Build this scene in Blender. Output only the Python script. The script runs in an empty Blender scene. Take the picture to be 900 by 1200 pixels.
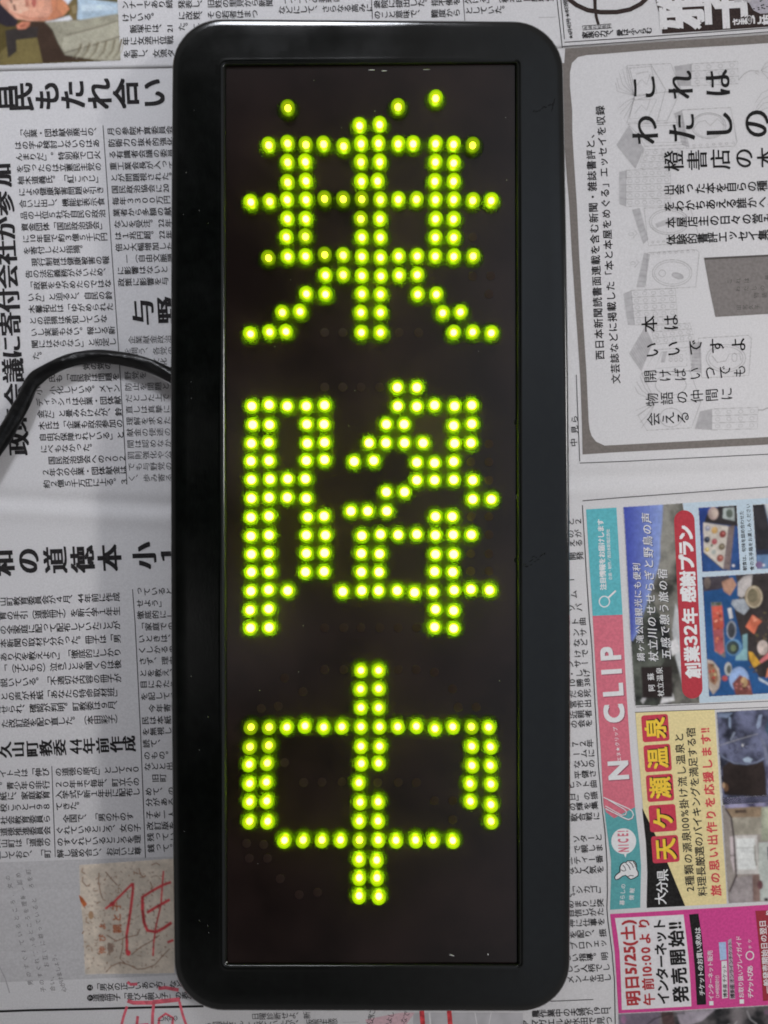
# -*- coding: utf-8 -*-
import bpy, math, random
from mathutils import Vector
random.seed(7)
sc = bpy.context.scene
C = sc.collection

# ---------------------------------------------------------------- camera, world, lamps, exposure
S = 0.0004            # metres of newspaper per photo pixel
D = 0.46              # camera height above the newspaper
cam = bpy.data.cameras.new('camera')
camo = bpy.data.objects.new('camera', cam); C.objects.link(camo)
camo.location = (0, 0, D); camo.rotation_euler = (0, 0, 0)
cam.sensor_fit = 'VERTICAL'; cam.sensor_height = 24; cam.lens = 24 * D / (1200 * S)
cam.clip_start = 0.01; cam.clip_end = 50
sc.camera = camo

w = bpy.data.worlds.new('World'); sc.world = w; w.use_nodes = True
nt = w.node_tree; N = nt.nodes; L = nt.links
bg = N['Background']
tc = N.new('ShaderNodeTexCoord'); sx = N.new('ShaderNodeSeparateXYZ'); L.new(tc.outputs['Generated'], sx.inputs[0])
def node(t, op, *ins):
    n = N.new(t)
    if op: n.operation = op
    for k, i in enumerate(ins):
        if isinstance(i, (int, float)): n.inputs[k].default_value = i
        else: L.new(i, n.inputs[k])
    return n.outputs[0]
def M(op, *ins): return node('ShaderNodeMath', op, *ins)
def ramp(v, a, b, lo, hi, smooth=True):
    n = N.new('ShaderNodeMapRange')
    if smooth: n.interpolation_type = 'SMOOTHSTEP'
    L.new(v, n.inputs['Value'])
    for k, x in (('From Min', a), ('From Max', b), ('To Min', lo), ('To Max', hi)): n.inputs[k].default_value = x
    return n.outputs[0]
# the room round the sign, as the glossy parts see it: dark on the photographer's side, paler towards the right,
# with two paler patches added to shape the left rail's reflections
zc = M('MAXIMUM', sx.outputs['Z'], .05); sxx = M('DIVIDE', sx.outputs['X'], zc); syy = M('DIVIDE', sx.outputs['Y'], zc)
over = M('MULTIPLY', ramp(sxx, -.13, .21, .010, .60), ramp(syy, -.5, .15, .6, 1.0))
def patch(x0, x1, y0, y1, e=.006):
    return M('MULTIPLY', M('MULTIPLY', ramp(sxx, x0 - e, x0 + e, 0, 1), ramp(sxx, x1 - e * 6, x1 + e * 6, 1, 0)), M('MULTIPLY', ramp(syy, y0 - e, y0 + e, 0, 1), ramp(syy, y1 - e, y1 + e, 1, 0)))
over = M('ADD', over, M('MULTIPLY', .42, M('ADD', patch(-.197, -.10, .026, .128), patch(-.216, -.08, -.186, -.07))))
side = ramp(sx.outputs['X'], -1, 1, .235, .40, False)
fz = ramp(sx.outputs['Z'], .95, .76, 0, 1)
tot = M('ADD', M('MULTIPLY', over, M('SUBTRACT', 1, fz)), M('MULTIPLY', side, fz))
nz = N.new('ShaderNodeTexNoise'); nz.inputs['Scale'].default_value = 3.2; nz.inputs['Detail'].default_value = 1.0
L.new(tc.outputs['Generated'], nz.inputs['Vector'])
L.new(M('MULTIPLY', tot, ramp(nz.outputs['Fac'], .3, .7, .75, 1.2, False)), bg.inputs['Strength']); 
mc = N.new('ShaderNodeMix'); mc.data_type = 'RGBA'; mc.inputs[6].default_value = (1.0, .97, .97, 1); mc.inputs[7].default_value = (.88, .96, 1.10, 1)
L.new(M('MULTIPLY', ramp(sxx, .02, .2, 0, 1), M('SUBTRACT', 1, fz)), mc.inputs[0]); L.new(mc.outputs[2], bg.inputs['Color'])

def spot(name, loc, target, half_deg, blend, power, col, size):
    l = bpy.data.lights.new(name, 'SPOT'); l.energy = power; l.color = col; l.spot_size = math.radians(half_deg * 2); l.spot_blend = blend; l.shadow_soft_size = size
    o = bpy.data.objects.new(name, l); C.objects.link(o); o.location = loc
    o.rotation_euler = (Vector(target) - Vector(loc)).to_track_quat('-Z', 'Y').to_euler(); return o
spot('right_side_spot', (1.75, .25, 1.55), (.50, .0, 0), 11.4, .45, 228, (1.0, .985, .975), .30)  # added spot; its cone edge under the sign stands in for shade at left
spot('window_light', (-.28, 1.42, 1.12), (-.20, .39, 0), 10.4, 1.0, 215, (.95, .98, 1.05), .34)

sc.view_settings.view_transform = 'Standard'; sc.view_settings.look = 'None'
sc.view_settings.exposure = 0; sc.view_settings.gamma = 1
sc.cycles.use_denoising = True
sc.cycles.transparent_max_bounces = 24
sc.cycles.max_bounces = 6
sc.cycles.sample_clamp_indirect = 4
sc.render.film_transparent = False
sc.cycles.filter_width = 1.85

# ---------------------------------------------------------------- helpers
def lin(c):
    c = c / 255.0
    return c / 12.92 if c <= 0.04045 else ((c + 0.055) / 1.055) ** 2.4
def rgb(r, g, b, k=1.0): return tuple(min(0.85, lin(v) * k) for v in (r, g, b))

def empty(name, loc, label, cat, group=None):
    o = bpy.data.objects.new(name, None); C.objects.link(o); o.location = loc; o.empty_display_size = 0.02
    o['label'] = label; o['category'] = cat
    if group: o['group'] = group
    return o
def link(name, me, parent=None, label=None, kind=None):
    o = bpy.data.objects.new(name, me); C.objects.link(o)
    if parent is not None:
        o.parent = parent
        p = parent; off = Vector((0, 0, 0))
        while p is not None: off += p.location; p = p.parent
        o.location = -off if False else (0, 0, 0)
    if label: o['label'] = label
    if kind: o['kind'] = kind
    return o

MATS = {}; INKCOL = {}
def princ(name, col, rough=0.6, spec=0.5):
    m = bpy.data.materials.new(name); m.use_nodes = True
    b = m.node_tree.nodes['Principled BSDF']
    b.inputs['Base Color'].default_value = (*col, 1); b.inputs['Roughness'].default_value = rough
    b.inputs['Specular IOR Level'].default_value = spec
    return m, b
def noise_col(m, b, c0, c1, scale, detail=4, lo=0.35, hi=0.65, coord='Object', sc3=None):
    nt = m.node_tree; t = nt.nodes.new('ShaderNodeTexCoord'); n = nt.nodes.new('ShaderNodeTexNoise')
    n.inputs['Scale'].default_value = scale; n.inputs['Detail'].default_value = detail
    r = nt.nodes.new('ShaderNodeValToRGB')
    r.color_ramp.elements[0].position = lo; r.color_ramp.elements[1].position = hi
    r.color_ramp.elements[0].color = (*c0, 1); r.color_ramp.elements[1].color = (*c1, 1)
    if sc3:
        mp = nt.nodes.new('ShaderNodeMapping'); mp.inputs['Scale'].default_value = sc3
        nt.links.new(t.outputs[coord], mp.inputs[0]); nt.links.new(mp.outputs[0], n.inputs['Vector'])
    else: nt.links.new(t.outputs[coord], n.inputs['Vector'])
    nt.links.new(n.outputs['Fac'], r.inputs[0]); nt.links.new(r.outputs[0], b.inputs['Base Color'])
    return n
def bump(m, b, scale, strength, dist=0.0002, detail=3, sc3=None):
    nt = m.node_tree; t = nt.nodes.new('ShaderNodeTexCoord'); n = nt.nodes.new('ShaderNodeTexNoise')
    n.inputs['Scale'].default_value = scale; n.inputs['Detail'].default_value = detail
    bm = nt.nodes.new('ShaderNodeBump'); bm.inputs['Strength'].default_value = strength; bm.inputs['Distance'].default_value = dist
    if sc3:
        mp = nt.nodes.new('ShaderNodeMapping'); mp.inputs['Scale'].default_value = sc3
        nt.links.new(t.outputs['Object'], mp.inputs[0]); nt.links.new(mp.outputs[0], n.inputs['Vector'])
    else: nt.links.new(t.outputs['Object'], n.inputs['Vector'])
    nt.links.new(n.outputs['Fac'], bm.inputs['Height']); nt.links.new(bm.outputs[0], b.inputs['Normal'])

def ink(col, var=0.08, scale=900, detail=2):
    """printed ink on newsprint: flat colour with the paper's fine mottling"""
    key = (tuple(round(c, 4) for c in col), var, scale)
    if key not in MATS:
        m, b = princ('ink', col, 0.85, 0.12)
        noise_col(m, b, tuple(c * (1 - var) for c in col), tuple(min(.85, c * (1 + var)) for c in col), scale, detail)
        MATS[key] = m; INKCOL[m.name] = (tuple(c * (1 - var) for c in col), tuple(min(.85, c * (1 + var)) for c in col), 2.0 / (scale * S))
    return MATS[key]

# ---- the sheet's height: gentle waves and fold creases (metres), as a function of the place on the sheet
def ycrease(px): return 584 + .045 * px if px < 250 else (595.3 - .082 * (px - 250) if px < 670 else 560.9 - .03 * (px - 670))
def H(px, py):
    z = .0026 + .00045 * math.sin(px / 130. + 1) * math.sin(py / 165. + .5) + .00025 * math.sin((px + .7 * py) / 80.) + .00010 * math.sin(px / 27. + 1.3 * math.sin(py / 61.)) * math.sin(py / 34. + px / 90.)
    d = py - ycrease(px)
    if abs(d) < 60: z += -.0013 * math.exp(-(d / 9.) ** 2) + .0009 * math.exp(-((d - 15) / 10.) ** 2)
    if px < 140 and py > 980:
        k = max(0, min(1, (140 - px) / 60.))
        for yc in (1043, 1113):
            d = py - yc + .03 * px
            z += k * (-.00035 * math.exp(-(d / 7.) ** 2) + .0002 * math.exp(-((d - 11) / 7.) ** 2))
    return z

def edge_y(px): return 86.5 - .021 * px if px < 203 else (82.2 - .0505 * (px - 203) if px < 661 else 59.1 - .068 * (px - 661))

def clip_half(poly, ax, val, keep_less):
    out = []; n = len(poly)
    for i in range(n):
        a = poly[i]; b = poly[(i + 1) % n]
        ia = (a[ax] <= val) if keep_less else (a[ax] >= val); ib = (b[ax] <= val) if keep_less else (b[ax] >= val)
        if ia: out.append(a)
        if ia != ib:
            t = (val - a[ax]) / (b[ax] - a[ax])
            out.append((a[0] + t * (b[0] - a[0]), a[1] + t * (b[1] - a[1])))
    return out
def clip_grid(poly, cell):
    res = []
    ys = [p[1] for p in poly]
    for j in range(math.floor(min(ys) / cell), math.floor(max(ys) / cell) + 1):
        row = clip_half(clip_half(poly, 1, j * cell, False), 1, (j + 1) * cell, True)
        if len(row) < 3: continue
        xs = [p[0] for p in row]
        for i in range(math.floor(min(xs) / cell), math.floor(max(xs) / cell) + 1):
            c = clip_half(clip_half(row, 0, i * cell, False), 0, (i + 1) * cell, True)
            if len(c) >= 3:
                cc = [c[0]]
                for p in c[1:]:
                    if abs(p[0] - cc[-1][0]) + abs(p[1] - cc[-1][1]) > 1e-4: cc.append(p)
                if len(cc) > 2 and abs(cc[0][0] - cc[-1][0]) + abs(cc[0][1] - cc[-1][1]) < 1e-4: cc.pop()
                if len(cc) >= 3:
                    ar = sum(cc[k][0] * cc[(k + 1) % len(cc)][1] - cc[(k + 1) % len(cc)][0] * cc[k][1] for k in range(len(cc)))
                    if abs(ar) > 1e-3: res.append(cc)
    return res
from mathutils.geometry import tessellate_polygon
def is_convex(p):
    s = 0; n = len(p)
    for i in range(n):
        a, b, c = p[i], p[(i + 1) % n], p[(i + 2) % n]
        cr = (b[0] - a[0]) * (c[1] - b[1]) - (b[1] - a[1]) * (c[0] - b[0])
        if abs(cr) < 1e-9: continue
        if s == 0: s = 1 if cr > 0 else -1
        elif (cr > 0) != (s > 0): return False
    return True

# ---- glyphs, taken from Blender's own built-in font as filled outlines
_tc = bpy.data.curves.new('tmp', 'FONT'); _to = bpy.data.objects.new('tmp', _tc); C.objects.link(_to)
GC = {}
def glyph(ch, off=0.0, res=2):
    k = (ch, off, res)
    if k not in GC:
        _tc.body = ch; _tc.offset = off; _tc.resolution_u = res
        dg = bpy.context.evaluated_depsgraph_get(); dg.update()
        me = bpy.data.meshes.new_from_object(_to.evaluated_get(dg))
        v = [(p.co.x, p.co.y) for p in me.vertices]; f = [tuple(p.vertices) for p in me.polygons]
        bpy.data.meshes.remove(me); GC[k] = (v, f)
    return GC[k]
ADV = {}
def half(ch): return ord(ch) < 0x250

class Print:
    """ink lying on the sheet: collects shapes given in photo-pixel places on the sheet and builds ONE mesh"""
    def __init__(s, base=0.0): s.v = []; s.f = []; s.mi = []; s.mats = []; s.base = base
    def mat(s, m):
        if m not in s.mats: s.mats.append(m)
        return s.mats.index(m)
    def put(s, p, lay): s.v.append(((p[0] - 450) * S, (600 - p[1]) * S, H(p[0], p[1]) + s.base + .0001 + lay * .00003))
    def poly(s, pts, m, lay=0, cell=8):
        mi = s.mat(m)
        parts = [pts]
        if not is_convex(pts):
            tr = tessellate_polygon([[Vector((p[0], p[1], 0)) for p in pts]])
            parts = [[pts[i] for i in t] for t in tr]
        for q in parts:
            for c in clip_grid(q, cell):
                a = sum(c[k][0] * c[(k + 1) % len(c)][1] - c[(k + 1) % len(c)][0] * c[k][1] for k in range(len(c)))
                if a > 0: c = c[::-1]
                n0 = len(s.v)
                for p in c: s.put(p, lay)
                s.f.append(tuple(range(n0, n0 + len(c)))); s.mi.append(mi)
    def ell(s, cx, cy, rx, ry, m, lay=0, n=20, rot=0):
        ca, sa = math.cos(rot), math.sin(rot)
        s.poly([(cx + rx * math.cos(t) * ca - ry * math.sin(t) * sa, cy + rx * math.cos(t) * sa + ry * math.sin(t) * ca)
                for t in (2 * math.pi * i / n for i in range(n))], m, lay)
    def line(s, pts, wd, m, lay=0, wd2=None):
        n = len(pts)
        nor = []
        for i in range(n):
            a = pts[max(0, i - 1)]; b = pts[min(n - 1, i + 1)]
            dx, dy = b[0] - a[0], b[1] - a[1]; l = math.hypot(dx, dy) or 1
            nor.append((-dy / l, dx / l))
        for i in range(n - 1):
            w0 = wd if wd2 is None else wd + (wd2 - wd) * i / (n - 1)
            w1 = wd if wd2 is None else wd + (wd2 - wd) * (i + 1) / (n - 1)
            a, b, p, q = pts[i], pts[i + 1], nor[i], nor[i + 1]
            s.poly([(a[0] + p[0] * w0 / 2, a[1] + p[1] * w0 / 2), (b[0] + q[0] * w1 / 2, b[1] + q[1] * w1 / 2),
                    (b[0] - q[0] * w1 / 2, b[1] - q[1] * w1 / 2), (a[0] - p[0] * w0 / 2, a[1] - p[1] * w0 / 2)], m, lay)
    def loop(s, cx, cy, rx, ry, wd, m, lay=0, n=20, a0=0, a1=6.2832, rot=0):
        ca, sa = math.cos(rot), math.sin(rot)
        s.line([(cx + rx * math.cos(t) * ca - ry * math.sin(t) * sa, cy + rx * math.cos(t) * sa + ry * math.sin(t) * ca)
                for t in (a0 + (a1 - a0) * i / n for i in range(n + 1))], wd, m, lay)
    def glyph(s, ch, c, eu, ev, m, lay=1, off=0.0, du=0, dv=0, mincho=0.0):
        """c: centre place; eu, ev: the glyph's right and up vectors, one em long"""
        if ch in ' 　': return
        big = math.hypot(*eu) > 20
        v, f = glyph(ch, 0.0, 4 if big else 2)
        if half(ch):
            xs = [p[0] for p in v]; cx = (min(xs) + max(xs)) / 2; cy = 0.345
        else: cx, cy = 0.5, 0.38
        mi = s.mat(m)
        if mincho: shifts = [(-mincho, 0), (0, 0), (mincho, 0)]
        elif off > .006: shifts = [(-off, -off), (off, -off), (off, off), (-off, off)] + ([(0, 0)] if off > .02 else [])
        else: shifts = [(0, 0)]
        if mincho and off > .006: shifts = [(a, b_) for a, _ in shifts for b_ in (-off, off)]
        for k, (sh, sv) in enumerate(shifts):
            pp = [(c[0] + (p[0] - cx + du + sh) * eu[0] + (p[1] - cy + dv + sv) * ev[0],
                   c[1] + (p[0] - cx + du + sh) * eu[1] + (p[1] - cy + dv + sv) * ev[1]) for p in v]
            if big:
                for t in f:
                    for q in clip_grid([pp[i] for i in t], 6):
                        a = sum(q[j][0] * q[(j + 1) % len(q)][1] - q[(j + 1) % len(q)][0] * q[j][1] for j in range(len(q)))
                        if a > 0: q = q[::-1]
                        n0 = len(s.v)
                        for p in q: s.put(p, lay + k * .15)
                        s.f.append(tuple(range(n0, n0 + len(q)))); s.mi.append(mi)
            else:
                n0 = len(s.v)
                for p in pp: s.put(p, lay + k * .15)
                for t in f: s.f.append(tuple(n0 + i for i in t)); s.mi.append(mi)
    def vtext(s, txt, x0, y0, pitch, em, m, slope=-.03, lean=.06, lay=1, off=0.0, mincho=0.0, right=False, flat=None):
        """vertical-setting line on the turned page: runs left to right, glyph tops point left.
        x0,y0: centre of the first glyph (or of the last when right=True); em: glyph width; flat: glyph height"""
        toks = []; i = 0
        while i < len(txt):
            if txt[i] == '{': j = txt.index('}', i); toks.append(txt[i + 1:j]); i = j + 1
            else: toks.append(txt[i]); i += 1
        fl = flat or em
        if right: x0 = x0 - pitch * (len(toks) - 1); y0 = y0 - slope * pitch * (len(toks) - 1)
        eu = (-lean * em, -em); ev = (-fl, -slope * fl)
        for i, t in enumerate(toks):
            c = (x0 + pitch * i, y0 + slope * pitch * i)
            if len(t) > 1:
                for k, d in enumerate(t):
                    o = (k - (len(t) - 1) / 2) * .5
                    s.glyph(d, (c[0] + eu[0] * o, c[1] + eu[1] * o), eu, ev, m, lay, off)
                continue
            if t in '「」『』（）ー―〈〉…／':
                s.glyph(t, c, (fl, slope * fl), (-lean * em, -em), m, lay, off, mincho=mincho); continue
            if '0' <= t <= '9': t = chr(ord(t) + 0xFEE0)
            du = dv = 0
            if t in '、。': du, dv = .58, .58
            elif t in 'っゃゅょッャュョァィゥェォ': du, dv = .1, .1
            s.glyph(t, c, eu, ev, m, lay, off, du, dv, mincho)
    def htext(s, txt, a, b, em, m, lay=1, off=0.0, mincho=0.0, wscale=1.0, slant=0.0):
        """horizontal-setting line on the turned page: runs from place a (centre of first glyph) up to b (centre of last)"""
        adv = []
        for ch in txt:
            if half(ch):
                if ch == ' ': adv.append(.3)
                else:
                    v, _ = glyph(ch, 0.0, 2); xs = [p[0] for p in v]; adv.append(max(xs) - min(xs) + .09)
            else: adv.append(1.0)
        pos = [0]
        for i in range(1, len(txt)): pos.append(pos[-1] + (adv[i - 1] + adv[i]) / 2)
        tot = pos[-1] or 1
        dx, dy = b[0] - a[0], b[1] - a[1]; l = math.hypot(dx, dy) or 1
        ux, uy = (dx / l, dy / l) if len(txt) > 1 else (-.06, -1)
        eu = (ux * em * wscale, uy * em * wscale); ev = (uy * em + slant * eu[0], -ux * em + slant * eu[1])
        for ch, p in zip(txt, pos):
            s.glyph(ch, (a[0] + dx * p / tot, a[1] + dy * p / tot), eu, ev, m, lay, off, 0, 0, mincho)
    def build(s, name, parent, label=None, kind=None):
        me = bpy.data.meshes.new(name); me.from_pydata(s.v, [], s.f)
        for m in s.mats: me.materials.append(m)
        me.polygons.foreach_set('material_index', s.mi); me.update()
        return link(name, me, parent, label, kind)

import numpy as np
NR = np.random.RandomState(5)
def vnoise(h, wd, cell, octv=4):
    out = np.zeros((h, wd)); amp = 1.; tot = 0.
    for o in range(octv):
        c = max(1.01, cell / 2 ** o); gh, gw = int(h / c) + 3, int(wd / c) + 3
        g = NR.rand(gh, gw); y = np.arange(h) / c; x = np.arange(wd) / c
        y0 = y.astype(int); x0 = x.astype(int); fy = (y - y0)[:, None]; fx = (x - x0)[None, :]
        fy = fy * fy * (3 - 2 * fy); fx = fx * fx * (3 - 2 * fx)
        a = g[y0][:, x0]; b_ = g[y0][:, x0 + 1]; c_ = g[y0 + 1][:, x0]; d_ = g[y0 + 1][:, x0 + 1]
        out += amp * ((a * (1 - fx) + b_ * fx) * (1 - fy) + (c_ * (1 - fx) + d_ * fx) * fy); tot += amp; amp *= .55
    return out / tot
def blur(a, sg):
    r = int(sg * 3 + 1); k = np.exp(-.5 * (np.arange(-r, r + 1) / sg) ** 2); k /= k.sum()
    for ax in (0, 1):
        pad = [(0, 0)] * a.ndim; pad[ax] = (r, r); q = np.pad(a, pad, mode='edge'); o = np.zeros_like(a); n_ = a.shape[ax]
        for i, kk in enumerate(k): o += kk * (q[i:i + n_] if ax == 0 else q[:, i:i + n_])
        a = o
    return a
m_ph, b = princ('photo_print', (.5, .5, .5), .8, .15)
_at = m_ph.node_tree.nodes.new('ShaderNodeAttribute'); _at.attribute_name = 'ink'; m_ph.node_tree.links.new(_at.outputs['Color'], b.inputs['Base Color'])
class Photo(Print):
    """a continuous-tone picture printed on the sheet: painted shapes, blended, carried as ink colour on a fine grid"""
    def __init__(s, base=0.0, soft=.75, grain=.05, lay=0, mott=.55): s.mott = mott; s.ops = []; s.base = base; s.soft = soft; s.grain = grain; s.lay = lay
    def poly(s, pts, m, lay=0, cell=8): s.ops.append((lay, pts, m))
    def glyph(s, ch, c, eu, ev, m, lay=1, off=0.0, du=0, dv=0, mincho=0.0):
        q = Print(); q.glyph(ch, c, eu, ev, m, lay, off, du, dv, mincho)
        pp = [(v_[0] / S + 450, 600 - v_[1] / S) for v_ in q.v]
        for f_ in q.f: s.ops.append((lay, [pp[i] for i in f_], m))
    def build(s, name, parent, label=None, kind=None):
        st = .7; X0, X1, Y0, Y1 = -30, 930, -30, 1230
        pts = [p for o in s.ops for p in o[1]]
        x0 = max(X0, min(p[0] for p in pts)); x1 = min(X1, max(p[0] for p in pts)); y0 = max(Y0, min(p[1] for p in pts)); y1 = min(Y1, max(p[1] for p in pts))
        SS = 2; e = st / SS
        nx = int((x1 - x0) / st) + 2; ny = int((y1 - y0) / st) + 2
        wd, h = nx * SS, ny * SS
        gx = x0 + (np.arange(wd) + .5) * e; gy = y0 + (np.arange(h) + .5) * e
        col = np.zeros((h, wd, 3)); msk = np.zeros((h, wd)); first = None
        for lay, pl_, m in sorted(s.ops, key=lambda o: o[0]):
            xs = [p[0] for p in pl_]; ys = [p[1] for p in pl_]
            i0 = max(0, int((min(xs) - x0) / e) - 1); i1 = min(wd, int((max(xs) - x0) / e) + 2); j0 = max(0, int((min(ys) - y0) / e) - 1); j1 = min(h, int((max(ys) - y0) / e) + 2)
            if i1 <= i0 or j1 <= j0: continue
            XX, YY = np.meshgrid(gx[i0:i1], gy[j0:j1]); ins = np.zeros(XX.shape, bool)
            for k in range(len(pl_)):
                ax, ay = pl_[k]; bx, by = pl_[(k + 1) % len(pl_)]
                if ay == by: continue
                c = ((ay > YY) != (by > YY)) & (XX < (bx - ax) * (YY - ay) / (by - ay) + ax); ins ^= c
            c0, c1, cell = INKCOL[m.name]
            n = np.clip((vnoise(j1 - j0, i1 - i0, cell / e) - .32) / .36, 0, 1)[..., None]
            cc = np.array(c0) * (1 - n) + np.array(c1) * n
            sub = col[j0:j1, i0:i1]; sub[ins] = cc[ins]; msk[j0:j1, i0:i1][ins] = 1
        bm = blur(msk, s.soft / e); col = blur(col * msk[..., None], s.soft / e) / np.maximum(bm, 1e-3)[..., None]
        col = col * (1 + s.grain * (blur(NR.randn(h, wd), .8) * 2.2)[..., None])
        col = col * (1 + s.mott * (vnoise(h, wd, 3.2 / e, 3) - .5) + .35 * s.mott * (vnoise(h, wd, 11 / e, 2) - .5))[..., None]
        col = np.clip(col, .005, .8)
        cm = msk.reshape(ny, SS, nx, SS).mean((1, 3)); cc = col.reshape(ny, SS, nx, SS, 3).mean((1, 3))
        cc = cc * cm[..., None] + np.array((.6, .59, .595)) * (1 - cm[..., None])
        idx = -np.ones((ny + 1, nx + 1), int); v = []; vc = []; f = []
        def vid(j, i):
            if idx[j, i] < 0:
                px, py = x0 + i * st, y0 + j * st
                idx[j, i] = len(v); v.append(((px - 450) * S, (600 - py) * S, H(px, py) + s.base + .0001 + s.lay * .00003))
                t = cc[max(0, j - 1):j + 1, max(0, i - 1):i + 1].reshape(-1, 3).mean(0); vc.extend((t[0], t[1], t[2], 1.))
            return int(idx[j, i])
        for j in range(ny):
            for i in range(nx):
                if cm[j, i] > .05: f.append((vid(j, i), vid(j + 1, i), vid(j + 1, i + 1), vid(j, i + 1)))
        me = bpy.data.meshes.new(name); me.from_pydata(v, [], f); me.materials.append(m_ph)
        a = me.attributes.new('ink', 'FLOAT_COLOR', 'POINT'); a.data.foreach_set('color', vc); me.update()
        return link(name, me, parent, label, kind)
K = ink((.024, .022, .023), .3); K2 = ink((.032, .03, .031), .3); BLK = ink((.018, .017, .017), .3)
GRY = ink(rgb(118, 112, 108)); PALE = ink((.36, .35, .36)); PALEF = ink((.44, .43, .44)); WHT = ink((.66, .65, .66), .05)

# ================================================================ the surface under everything
m_tab, b = princ('table_wood', (.2, .13, .08), .5)
noise_col(m_tab, b, (.14, .085, .05), (.24, .16, .1), 6, 6, sc3=(14, 1, 1))
me = bpy.data.meshes.new('table_top')
me.from_pydata([(-1.4, -1.4, 0), (1.4, -1.4, 0), (1.4, 1.4, 0), (-1.4, 1.4, 0)], [], [(0, 1, 2, 3)]); me.materials.append(m_tab)
o = link('table_top', me); o['kind'] = 'structure'

# ================================================================ newspapers
m_pap, b = princ('newsprint', (.6, .59, .595), .85, .15)
noise_col(m_pap, b, (.565, .555, .565), (.64, .63, .64), 1400, 3, .3, .7)
bump(m_pap, b, 900, .25, .00006)
def sheet(name, parent, x0, x1, y0, y1f, base, thick, cell=4):
    v = []; f = []
    nx = int((x1 - x0) / cell); 
    for i in range(nx + 1):
        px = x0 + cell * i; yb = y1f(px); ny = 360 if yb > 500 else 50
        for j in range(ny + 1):
            py = y0 + (yb - y0) * j / ny
            v.append(((px - 450) * S, (600 - py) * S, H(px, py) + base))
    for i in range(nx):
        for j in range(ny):
            a = i * (ny + 1) + j; f.append((a, a + 1, a + ny + 2, a + ny + 1))
    me = bpy.data.meshes.new(name); me.from_pydata(v, [], f); me.materials.append(m_pap)
    for p in me.polygons: p.use_smooth = True
    me.update()
    o = link(name, me, parent)
    sm = o.modifiers.new('thickness', 'SOLIDIFY'); sm.thickness = thick; sm.offset = -1
    return o

low = empty('newspaper', (0, 0, 0), 'large open newspaper lying under the sign, with articles at left and colour adverts at right', 'newspaper', 'newspapers spread under the sign')
sheet('page', low, -90, 990, -120, lambda x: 1320., 0, .0003)

# ---------------- article on party donations
p = Print()
for s_, x, y in (('自', 5, 118), ('民', 27, 117), ('も', 58, 115.5), ('た', 88, 115), ('れ', 119, 114), ('合', 149.5, 113), ('い', 181.5, 112.5)):
    p.glyph(s_, (x, y), (-2, -37 if s_ != '自' else -33), (-31, 1), K, 1, .028, mincho=.022)
for ch, x, y in (('加', 4, 208), ('参', 7, 241), ('が', 9, 270), ('社', 10, 298), ('会', 11.5, 326), ('付', 13, 353.5), ('寄', 14.5, 381),
                 ('に', 16, 408), ('議', 17.5, 435), ('会', 19.5, 464), ('策', 21, 493), ('政', 23.5, 520)):
    p.glyph(ch, (x, y), (-1.6, -28), (-27, 1), K, 1, .010, mincho=.045)
p.build('headline', low, 'black brush-weight headlines of the donations article')
p = Print()
rowsA = ['「企業・団体献金廃止の、', 'はの字も検討しないのはあ', 'んまりだ」。特別委で口火', 'を切ったのは立憲民主党の', '柚木道義氏。「紅こうじ」',
 'による健康被害問題を引き', '合いに出し、機能性表示食', '品の上位５社が自民の政治', '資金団体「国民政治協会」', 'に{10}年間で約３億５千万円', 'を寄付したと指摘。',
 '　現行制度は健康被害の報', '告の法的義務がないため、', '「政策をゆがめたのではな', 'いか」と迫ると、自民の鈴', '木馨祐氏は「ゆがめられた', 'との指摘は承知していな',
 'いし実態もない。報じる新', '聞にはならない」と否定し', 'た。', '　　　　　　　党の党の', '　　氏も「自民党は問題を', '小　小化している。メイン', 'ディッシュは企業・団体献', '金だ」と畳みかけたが、鈴',
 '木氏は「企業も政治参加の', '自由が保障されている」と', 'にべもなかった。', '　国民政治協会への２０２', '２年分の企業・団体献金は', '約２億５千万円に上る。３']
for i, t in enumerate(rowsA):
    y = 160 + 13.58 * i; x = 24 + .082 * (y - 172)
    p.vtext(t, x + (3 if i == 0 else 0), y, 8.25, 10.2, K2, -.03, .08, flat=8.6, off=.011)
rowsB = ['月の参院予算委員会', '防衛力の抜本的強化', 'る有識者会議の委員', '重工業会長が入って', 'とが問題視された。', '国民政治協会に{20}', '毎年３３００万円と', '業者から多額の献金', 'などを受注。{22}年', 'は１兆円超。{22}年', '倍と大幅増加した', '　一（自由文脈題', 'に影響はないと', '政策に影響を与']
for i, t in enumerate(rowsB):
    y = 157 + 13.5 * i; p.vtext(t, 132 + .068 * (y - 157), y, 8.5, 10.2, K2, -.03, .07, flat=8.6, off=.011)
p.vtext('企業献金政治改', 156, 399.5, 8.4, 10.2, K2, -.02, .06, flat=8.6); p.vtext('を問う、各党の', 151, 413, 8.4, 10.2, K2, -.02, .06, flat=8.6)
p.vtext('　　　の文化', 151, 426, 8.4, 10.2, K2, -.02, .06, flat=8.6)
for i, t in enumerate(['野党を', '防止を問題と', 'だとした上で', '直しは真摯に', '理解を求めた', '献金の使途の', '間は認めなか', '罰則強化や公', 'でも与野党の', 'く、歩み寄る']):
    p.vtext(t, 151.5 + .5 * i, 441 + 13.3 * i, 8.7, 10.2, K2, -.02, .06, flat=8.6)
p.glyph('与', (169, 367), (-2, -31), (-28, 1), K, 1, .009, mincho=.045); p.glyph('野', (198, 365), (-2, -31), (-28, 1), K, 1, .009, mincho=.045)
p.line([(123, 150), (129, 240), (140, 400), (150.5, 568)], .9, K2, 1)
p.build('article_text', low, 'small grey columns of the donations article')

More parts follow.
